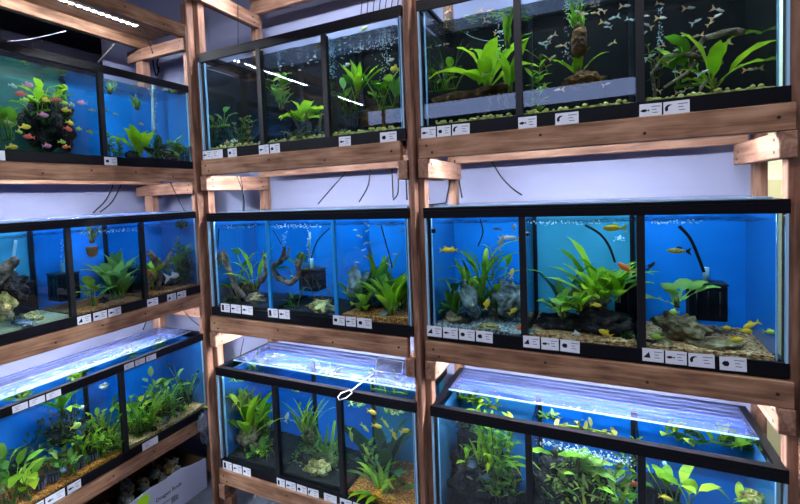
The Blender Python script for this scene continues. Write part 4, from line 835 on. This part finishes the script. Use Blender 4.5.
stems('CL',0,268,.16,.24,8,LM,'leafy green stems touching the first divider',lw=.014,ll=.035,seed=61); clump('CL',0,236,.1,.06,LD,'dark mossy clump low at the corner pane front',seed=62); clump('CL',1,300,.22,.09,LM,'green bush behind the spidery grass',n=180,sz=1.2,seed=63,name='bushy_plant')
sword('CL',2,378,.2,.22,10,.03,LM,'mid green narrow sword leaves before the dark plant',spread=.5,seed=64); sword('CM',2,358,.16,.22,9,.035,LM,'mid green sword plant behind the tall stone',spread=.4,seed=65,elmin=.8); sword('CM',2,388,.16,.27,10,.035,LG,'narrow bright sword leaves at the back',spread=.35,seed=66,elmin=.9)
clump('CM',0,226,.06,.035,LD,'low dark moss under the arched branch',seed=67); sword('SM',1,118,.24,.32,7,.08,LP,'pale tall leaves before the black box',spread=.25,seed=68,elmin=1.0); stems('SM',0,190,.1,.3,7,LD,'dim tall stems at the end pane',lw=.02,ll=.05,seed=69)
# --- RL
stems('RL',0,500,.12,.34,12,LM,'bushy willow-leaved stem plant',v=500,lw=.018,ll=.06,area=.07,seed=1,lean=.3); sword('RL',0,492,.10,.26,12,.02,LG,'bright bamboo-leaved plant leaning over',v=470,spread=.8,seed=2,elmin=.3,pet=.1); sword('RL',0,466,.08,.13,5,.022,LG,'bright green leaf spray',v=462,spread=.4,seed=3,elmin=.2); grass('RL',0,482,.1,.17,6,LG,'long bright blades rising to the surface',v=462,w=.016,bend=.9,seed=4,area=.02)
rock('RL',0,462,.24,.15,DK,'large dark rock mass at the post side',v=470,sx=1.1,sz=.9,seed=5); filt('RL',0,470,432,.26,.11,.12,.09,'black box filter at the back'); filt('RL',0,445,430,.3,.09,.12,.08,'second black box filter nearest the post'); clump('RL',0,466,.18,.05,LB,'brown leaf clump on top of the filter',v=428,n=80,ll=.03,seed=6); rock('RL',0,472,.1,.024,RB,'pale blue round stone among the leaves',v=464,seed=7,amp=.1)
fish('RL',0,486,478,.08,.06,'gr','grey fish behind the leaves',1,-.3,.4); fish('RL',0,470,478,.1,.03,'t','small tan fish by the dark rock',1)
clump('RL',1,590,.14,.18,LY,'large olive-green bushy plant mass',v=500,n=420,sz=1,ll=.035,lw=.014,seed=8,name='bushy_plant'); anub('RL',1,606,.1,.22,30,LM,'bright round-leaved plant in front of the mass',v=514,w=.026,seed=9,area=.09); sword('RL',1,578,.1,.16,3,.06,LP,'pale broad leaves hanging from the surface',v=466,spread=.2,seed=10,elmin=-1.4,pet=.05)
sword('RL',1,556,.12,.16,2,.06,LM,'pale green leaf hanging near the first divider',v=455,spread=.2,seed=11,elmin=-1.4,pet=.05); rock('RL',1,548,.24,.10,DK,'dark rock mass beside the first divider',v=478,seed=12,sz=1.1); clump('RL',1,560,.16,.09,LD,'dark thin-leaved plant at the first divider',v=500,n=160,seed=13,name='bushy_plant'); stems('RL',1,625,.2,.26,5,LM,'leafy stems before the second divider',v=505,lw=.018,ll=.04,seed=14)
fish('RL',1,634,484,.08,.04,'o','small orange fish at the second divider',1,0,.5); fish('RL',1,622,479,.1,.07,'gr','dark slim fish among the stems',-1,-.9,.22)
bubbles('RL',1,[(540,442,.08),(630,462,.08)],260,.012,'foam and bubbles at the water surface'); anub('RL',1,585,.14,.025,18,LY,'olive leaves floating at the surface',v=430,w=.02,seed=15,area=.12,name='floating_plant'); anub('RL',1,548,.1,.025,10,LP,'pale leaves floating near the first divider',v=418,w=.02,seed=25,area=.04,name='floating_plant')
filt('RL',2,662,484,.2,.11,.13,.10,'black box filter',False); airline('RL',2,[(664,462,.2),(670,475,.2),(672,490,.2)],TUBE,'clear air tube',.007); anub('RL',2,680,.1,.14,8,LG,'bright round-leaved plant by the black filter',v=506,w=.045,seed=16); airline('RL',2,[(660,463,.2),(652,476,.2),(645,486,.2),(642,500,.2)],CABLE,'thin dark hose at the second divider',.0015)
anub('RL',2,746,.14,.07,12,LG,'green leafy plant low toward the end pane',v=514,w=.03,seed=17); rock('RL',2,752,.16,.04,RY,'yellowish stone among the leaves toward the end pane',v=500,seed=18)
fish('RL',2,666,498,.07,.045,'y','small yellow fish before the black filter',1,0,.4)
for i,(u,v) in enumerate([(676,440),(690,445),(715,448),(735,446),(755,455)]):
    anub('RL',2,u,.16+.02*i,.025,7,[LG,LD,LM,LG,LM][i],['divider-side','second divider-side','middle','second end-side','end-side'][i]+' floating leaf patch',v=v-4,w=.032,seed=90+i,area=.05,name='floating_plant')
for i,(u,v) in enumerate([(470,402),(485,408),(455,398)]): anub('RL',0,u,.16,.025,12,[LM,LG,LD][i],['middle','divider-side','post-side'][i]+' leafy patch floating at the surface',v=v-2,w=.02,seed=100+i,area=.06,name='floating_plant')

# ------------------------------------------------------------------ price cards
ORD = ['first','second','third','fourth','fifth','sixth','seventh','eighth','ninth','tenth','eleventh']
def cards(key, spans, top=False, dz=0, h=.047):
    T = TANKS[key]; zc = T.z[1]-.023 if top else T.z[0]+.024+dz
    spans = sorted(spans, reverse=bool(T.rot))
    for i, (u0, u1, pic) in enumerate(spans):
        # find the height on the rim that this pixel column shows
        def xz(u):
            a, b = ((loc(key,u,150,0)), (loc(key,u,450,0))); t = (zc-a.z)/(b.z-a.z); return loc(key,u,150+300*t,0)
        a, b = xz(u0), xz(u1); c = (a+b)/2; w = (b-a).length*.97; rz = PI/2 if T.rot else 0
        r = empty('price_card', c + (Vector((.0008,0,0)) if T.rot else Vector((0,-.0008,0))), (0,random.uniform(-.03,.03) if not T.rot else 0,rz))
        tag(r, f"{ORD[i]} white price card from the corner on the {'upper' if top else 'lower'} rim of {T.short}", 'price card')
        MB().box((-w/2,-.0012,-h/2),(w/2,0,h/2)).build('card', CARD, r)
        f = MB(); X = -w*.26; s = min(w*.2, h*.3); y = -.0014
        if pic == 'f': f.prism([(X-s,y,0),(X-s*.5,y,s*.35),(X+s*.2,y,s*.4),(X+s*.6,y,s*.05),(X+s,y,s*.35),(X+s,y,-s*.3),(X+s*.6,y,-s*.05),(X,y,-s*.4),(X-s*.6,y,-s*.3)],(0,.0001,0),1)
        elif pic == 'c': f.prism([(X+math.cos(a_)*s*q_,y,math.sin(a_)*s*q_) for a_,q_ in [(j*.5+.9,1) for j in range(7)]]+[(X+.35*s+math.cos(a_)*s*.7,y,math.sin(a_)*s*.75) for a_ in (3.6,3.0,2.4,1.8)],(0,.0001,0),1)
        elif pic == 'r': f.box((X-s*.6,y,-s*1.2),(X+s*.6,y+.0001,s*1.2))
        elif pic == 't': f.prism([(X-s,y,-s*.8),(X+s*.7,y,-s*.8),(X+s*.4,y,s*.9)],(0,.0001,0),1)
        elif pic == 's': f.prism([(X+math.cos(j*1.05)*s*.7*(1+.2*(j%2)),y,math.sin(j*1.05)*s*.7) for j in range(6)],(0,.0001,0),1)
        if f.v: f.build('fish_picture', INK, r)
        g = MB(); lx = w*.05 if pic else -w*.35
        for j, (l, zz) in enumerate(((.38,.24),(.22,.02),(.28,-.2))): g.box((lx+w*.02*j,y,zz*h),(lx+w*l,y+.0001,zz*h+h*.06))
        g.build('print', GREYINK, r)
cards('ST',[(-6,5,''),(104,117,'s')])
cards('CT',[(203,212,'f'),(212,223,''),(228,237,'s'),(259,269,'f'),(270,280,'s'),(339,351,'f'),(380,397,'s')],dz=-.004)
cards('RT',[(421,436,'f'),(437,451,'s'),(452,470,'c'),(518,537,'f'),(555,579,'c'),(639,662,'f'),(663,690,'c')],dz=-.002)
cards('SM',[(77,91,'t'),(93,107,'f'),(108,121,'f'),(147,158,'f'),(167,176,'t'),(177,186,'f')])
cards('CM',[(221,230,'r'),(231,241,'f'),(242,253,'f'),(268,278,'r'),(279,290,'f'),(333,345,'s'),(346,356,'f'),(357,372,'s')],dz=.002)
cards('RM',[(427,442,'t'),(443,458,'f'),(459,475,'s'),(476,493,'s'),(523,540,'t'),(541,559,'f'),(560,580,'s'),(642,664,'t'),(665,687,'f'),(688,715,'c'),(719,747,'s')])
cards('SL',[(12,28,''),(29,45,''),(46,61,''),(124,134,''),(135,145,''),(146,156,'')],True,h=.034)
cards('SL',[(28,44,'f'),(45,65,'f'),(67,81,'f'),(142,158,'')])
cards('CL',[(223,232,'r'),(233,242,'f'),(243,251,'s'),(277,285,'r'),(286,296,'f'),(297,307,'s'),(308,319,'c'),(324,337,''),(340,352,'s'),(353,364,'f')])

# ------------------------------------------------------------------ cables over the tanks
def cable(pts, label, r=.004, m=None, name='hanging_cable', group=None):
    P = [Vector(p) for p in pts]; Q = []
    for i in range(len(P)-1):
        p0 = P[max(i-1,0)]; p1 = P[i]; p2 = P[i+1]; p3 = P[min(i+2,len(P)-1)]
        for t in (0,.25,.5,.75): Q.append(.5*((2*p1)+(p2-p0)*t+(2*p0-5*p1+4*p2-p3)*t*t+(3*p1-p0-3*p2+p3)*t**3))
    Q.append(P[-1]); o0 = P[-1]; o = MB().tube([q-o0 for q in Q], r, 6).build(name, m or CABLE); o.location = o0; return tag(o, label, 'cable', group)
def cb(pp, y, label, r=.004, m=None, ax=1): return cable([at(u,v,ax,y) for u, v in pp], label, r, m)
cb([(490,158),(500,175),(512,188),(522,195)],.55,'black cable curving down to the middle end-bay tank lid')
cb([(455,160),(450,182),(446,203)],.40,'black cable hanging in front of the end-bay rear post')
cb([(459,180),(462,198)],.5,'short black cable beside the end-bay rear post'); cb([(427,178),(429,200)],.3,'short black cable near the post in the end bay'); cb([(427,205),(446,203)],.36,'thin cable lying on the middle end-bay rim',.003)
cb([(346,172),(330,190),(318,204)],.5,'black cable with a plug above the middle corner-bay tank',.0035); cb([(370,170),(368,186),(359,202)],.5,'black cable curving above the middle corner-bay tank')
cb([(392,168),(393,198)],.5,'black straight cable by the post above the middle corner-bay tank'); cb([(398,168),(398,192),(393,200)],.45,'black cable looping by the post above the middle corner-bay tank'); cb([(406,176),(407,200)],.45,'black cable touching the post above the middle corner-bay tank')
cb([(240,175),(243,190),(243,212)],.12,'thin black cable beside the corner bearer',.0025); cb([(237,176),(244,196),(244,212)],.12,'second thin black cable crossing beside the corner bearer',.0025)
cb([(316,352),(312,366)],.5,'x') if 0 else None
for i, u in enumerate((362,368,374,380,386,392,398)): cb([(u+2,-14),(u,2),(u-1,14)],.48,f"{['leftmost','second','third','fourth','fifth','sixth','rightmost'][i]} of seven black cables rising behind the top corner-bay tank",.003)
cb([(238,0),(238,20),(238,44)],.3,'thin dark cable hanging before the wall above the top corner-bay tank',.002)
for i, (a, b, c_) in enumerate((((152,55),(154,68),(156,76)),((160,53),(157,66),(163,78)),((165,52),(160,64),(157,76)),((168,51),(168,66),(169,80)),((174,50),(175,66),(176,82)))):
    cb([a,b,c_],-2.42,f"{['leftmost','second','middle','fourth','rightmost'][i]} of five black cables behind the top side-rack tank",.005,ax=0)
cb([(114,44),(106,54),(98,63)],-2.2,'black cable slanting behind the top side-rack tank',.007,ax=0); cb([(0,42),(30,39),(66,31)],-2.1,'pale cable sagging above the top side-rack tank',.0018,MATS['steel'],0)
cb([(113,185),(106,200),(93,213)],-2.45,'black cable curving down behind the middle side-rack tank, outer one',.005,ax=0); cb([(121,185),(112,202),(100,212)],-2.45,'black cable curving down behind the middle side-rack tank, inner one',.005,ax=0)
cb([(170,182),(178,198),(185,212)],-2.0,'thin black cable slanting past the bearer of the side rack',.003,ax=0); cb([(139,24),(147,38),(153,54)],-2.0,'thin black cable hanging from the top LED strip',.0025,ax=0)
cb([(183,310),(192,320),(203,328)],-2.0,'thin black cable below the middle side-rack shelf',.003,ax=0); cb([(146,322),(143,330)],-2.2,'short black cable above the bottom side-rack lid',.004,ax=0); cb([(244,338),(241,352),(239,362)],.2,'thin black cable above the bottom corner-bay tank rim',.0025)
cb([(258,466+20),(254,500)],.1,'white hose hanging beneath the bottom corner-bay tank',.005,mat('hose_white',(214,214,210),.4)) 
bcl = [MB().box((-.004,-.55,-.5),(.004,.55,.5)).build('hanging_cloth', mat('cloth_black',(14,14,22),.95,.05))]
bcl[0].location = (-2.55,-.27,1.42); tag(bcl[0],'black cloth sheet hanging on the wall behind the top side-rack tank','cloth')

# dip net on the lid of the bottom corner tank
zl = TZ['b'][1]+.010; L_ = [at(u,v,2,zl) for u,v in ((338,397),(341,393),(350,390),(352,393),(346,398),(339,400))]
r = empty('dip_net', at(362,383,2,zl)); tag(r,'white-handled dip net lying across the bottom corner-bay tank lid','net'); o0 = r.location
MB().tube([p-o0 for p in L_+[L_[0]]], .003, 6).build('handle_loop', STEEL, r); MB().tube([at(u,v,2,zl)-o0 for u,v in ((351,391),(366,379),(378,370))], .0035, 6).build('handle', STEEL, r)
F_ = [at(u,v,2,zl+.004)-o0 for u,v in ((378,358),(403,362),(402,374),(375,371))]; MB().tube(F_+[F_[0]], .0025, 6).build('net_frame', STEEL, r)
NET = glass('net_mesh', (150,160,190), .6, 1.3, .35, (60,66,90)); m_ = MB(); 
for i in range(7):
    for j in range(7):
        p_ = F_[0].lerp(F_[1],i/6).lerp(F_[3].lerp(F_[2],i/6),j/6); m_.v.append((p_.x,p_.y,p_.z+.02*math.sin(PI*i/6)*math.sin(PI*j/6)*(.6+noise.noise(Vector((i,j,0))))))
for j in range(6):
    for i in range(6): a = j*7+i; m_.f.append((a,a+1,a+8,a+7)); m_.sm.append(1)
m_.build('net_bag', NET, r)

# white cardboard box of stones on the floor
BX = -1.80; y1 = .335; y0 = -.42; zt = -1.245; D_ = .40
r = empty('cardboard_box', (BX-D_/2,(y0+y1)/2,FL)); tag(r,'open white cardboard box of grey stones on the floor under the side rack','box'); o0 = Vector((BX-D_/2,(y0+y1)/2,FL))
CB = mat('carton_white',(196,204,230),.75,.15); CBI = mat('carton_inside',(96,76,58),.9,.1)
prof = [(y1,zt-.045),(y1-.05,zt-.04),(y1-.13,zt-.026),(y1-.2,zt-.004),(y1-.26,zt),(y1-.33,zt-.008),(y1-.43,zt+.004),(y1-.57,zt-.008),(y0,zt)]
MB().prism([(BX,y1,FL+.001)]+[(BX,a,b) for a, b in prof]+[(BX,y0,FL+.001)],(-.005,0,0),0).build('front_panel',CB,r).location = -o0
for nm2, a, b in (('side_panel',(BX-.0055,y1-.005,FL+.001),(BX-D_,y1,zt-.05)),('side_panel',(BX-.0055,y0,FL+.001),(BX-D_,y0+.005,zt-.01)),('rear_panel',(BX-D_-.005,y0,FL+.001),(BX-D_-.0002,y1,zt)),('bottom_panel',(BX-D_,y0+.006,FL+.001),(BX-.006,y1-.006,FL+.006))): MB().box(a,b).build(nm2,CBI,r).location = -o0
def words(txt, u, v, size, m, tilt=0):
    c = bpy.data.curves.new('lettering','FONT'); c.body = txt; c.size = size; c.extrude = .0004; c.align_x = 'LEFT'; o = bpy.data.objects.new('lettering', c); COL.objects.link(o)
    c.materials.append(m); p_ = at(u,v,0,BX+.0008)
    bpy.context.view_layer.update(); me = bpy.data.meshes.new_from_object(o.evaluated_get(bpy.context.evaluated_depsgraph_get())); bpy.data.objects.remove(o); bpy.data.curves.remove(c)
    o = bpy.data.objects.new('lettering', me); COL.objects.link(o); o.parent = r; o.location = p_-o0; o.rotation_euler = (PI/2,tilt,PI/2); return o
words('Dragon Rock', 156,503, .036, INK, 0); words('Landscape stone', 160,507, .018, GREYINK, 0)
bp = at(174,500,0,BX); m_ = MB()
for i in range(12): m_.box((.0002,i*.0045,-.012),(.0010,i*.0045+(.0028 if i%3 else .0015),.022))
o = m_.build('barcode', GREYINK, r); o.location = bp-o0+Vector((0,-.02,0))
sp = at(143,502,0,BX); o = MB().prism([(0,math.cos(a*PI/10)*(.055 if a%2 else .040),math.sin(a*PI/10)*(.045 if a%2 else .033)) for a in range(20)],(.0012,0,0),0).build('starburst_sticker', mat('neon_green',(190,255,40),.5), r); o.location = sp-o0
random.seed(4)
for i in range(26):
    y = random.uniform(y0+.09,y1-.09); x = random.uniform(BX-.33,BX-.07); z = zt-.13+random.uniform(-.02,.03)+(.02 if y > y1-.4 else -.02)
    o = MB().blob((0,0,0), random.uniform(.03,.05), 3, .7, 2, 1.2, .8, .7, i).build('stone', RG if i%2 else RT); o.location = (x,y,z); o.rotation_euler = (random.random()*3,random.random()*3,0); tag(o,'rough grey-brown landscaping stone piled in the white floor box','stone','stones in the floor box')
fill = MB().box((BX-.36,y0+.03,FL+.007),(BX-.03,y1-.03,zt-.19)).build('stone_fill', RD); tag(fill,'dark lower stones filling the white floor box','stones',kind='stuff')
# crumpled clear bag by the corner leg
o = MB().blob((0,0,0), .07, 3, .8, 2.2, .6, .7, 1.5, 3).build('plastic_bag', glass('bag_plastic',(205,210,222),.15,1.6,.3,(150,156,176))); o.location = at(206,428,0,-1.80); tag(o,'crumpled grey plastic bag stuffed beside the corner leg of the side rack','bag')

#@@END@@

# ------------------------------------------------------------------ LED strips under every shelf
def led(p0, p1, label, nd=26):
    p0, p1 = Vector(p0), Vector(p1); L = (p1-p0).length; r = empty('led_strip', (p0+p1)/2, (0,0,math.atan2((p1-p0).y,(p1-p0).x)))
    tag(r, label, 'light'); MB().box((-L/2,-.014,.001),(L/2,.014,.014)).build('housing', mat('led_housing', (200,200,214), .4), r)
    o = MB().box((-.011,-.006,-.0015),(.011,.006,.0005)).build('diode', LEDM, r)
    for i in range(nd):
        c = o if i == 0 else o.copy(); c.location = (-L/2+L*(i+.5)/nd,0,0)
        if i: COL.objects.link(c)
    return r
ST_ = {'t': ('u',1.70), 'm': ('t',.65), 'b': ('m',-.24)}
nm = {'t':'top','m':'middle','b':'bottom'}
for lv in 'tmb':
    z = BZ[ST_[lv][0]][1]-.036
    led((XC0+.1,.10,z),(XC0+W-.1,.10,z), f"bright bluish LED strip above the {nm[lv]} corner-bay tank")
    led((.07,.10,z),(W-.09,.10,z), f"bright bluish LED strip above the {nm[lv]} end-bay tank")
    zz = z-.045 if lv == 't' else z
    sx = -2.09 if lv == 't' else -2.0; led((sx,-.85,zz),(sx,.24,zz), f"bright bluish LED strip above the {nm[lv]} side-rack tank", 24)
    led((sx,-2.25,zz),(sx,-1.1,zz), f"bright bluish LED strip above the {nm[lv]} tank, second bay of the side rack", 24)
    led((sx,-3.5,zz),(sx,-2.65,zz), f"bright bluish LED strip above the {nm[lv]} tank, third bay of the side rack", 18)
# room lamps behind the viewer; the last is added to brighten the space beyond
def area(x, y, z, sx, sy, e, col, rot=(0,0,0)):
    l = bpy.data.lights.new('area_lamp','AREA'); l.shape = 'RECTANGLE'; l.size = sx; l.size_y = sy; l.energy = e; l.color = col
    o = bpy.data.objects.new('area_lamp', l); COL.objects.link(o); o.location = (x,y,z); o.rotation_euler = rot
area(-.2,-2.6,2.85,1.6,.5,60,(.97,.95,1)); area(1.6,-1.2,2.85,1.2,.5,30,(.97,.95,1)); area(2.0,1.5,2.85,1.2,.6,160,(1,1,.9))
w = bpy.data.worlds.new('world'); SC.world = w; w.use_nodes = True
w.node_tree.nodes['Background'].inputs[0].default_value = (.5,.55,.7,1); w.node_tree.nodes['Background'].inputs[1].default_value = .15
SC.view_settings.view_transform = 'Standard'; SC.view_settings.look = 'None'; SC.view_settings.gamma = 1; SC.view_settings.use_curve_mapping = False
SC.view_settings.exposure = .3
SC.render.engine = 'CYCLES'
c = SC.cycles; c.transparent_max_bounces = 40; c.max_bounces = 7; c.diffuse_bounces = 3; c.glossy_bounces = 3; c.transmission_bounces = 4; c.use_denoising = True; c.denoiser = 'OPENIMAGEDENOISE'
c.caustics_reflective = False; c.caustics_refractive = False; c.sample_clamp_indirect = 4; c.use_light_tree = True
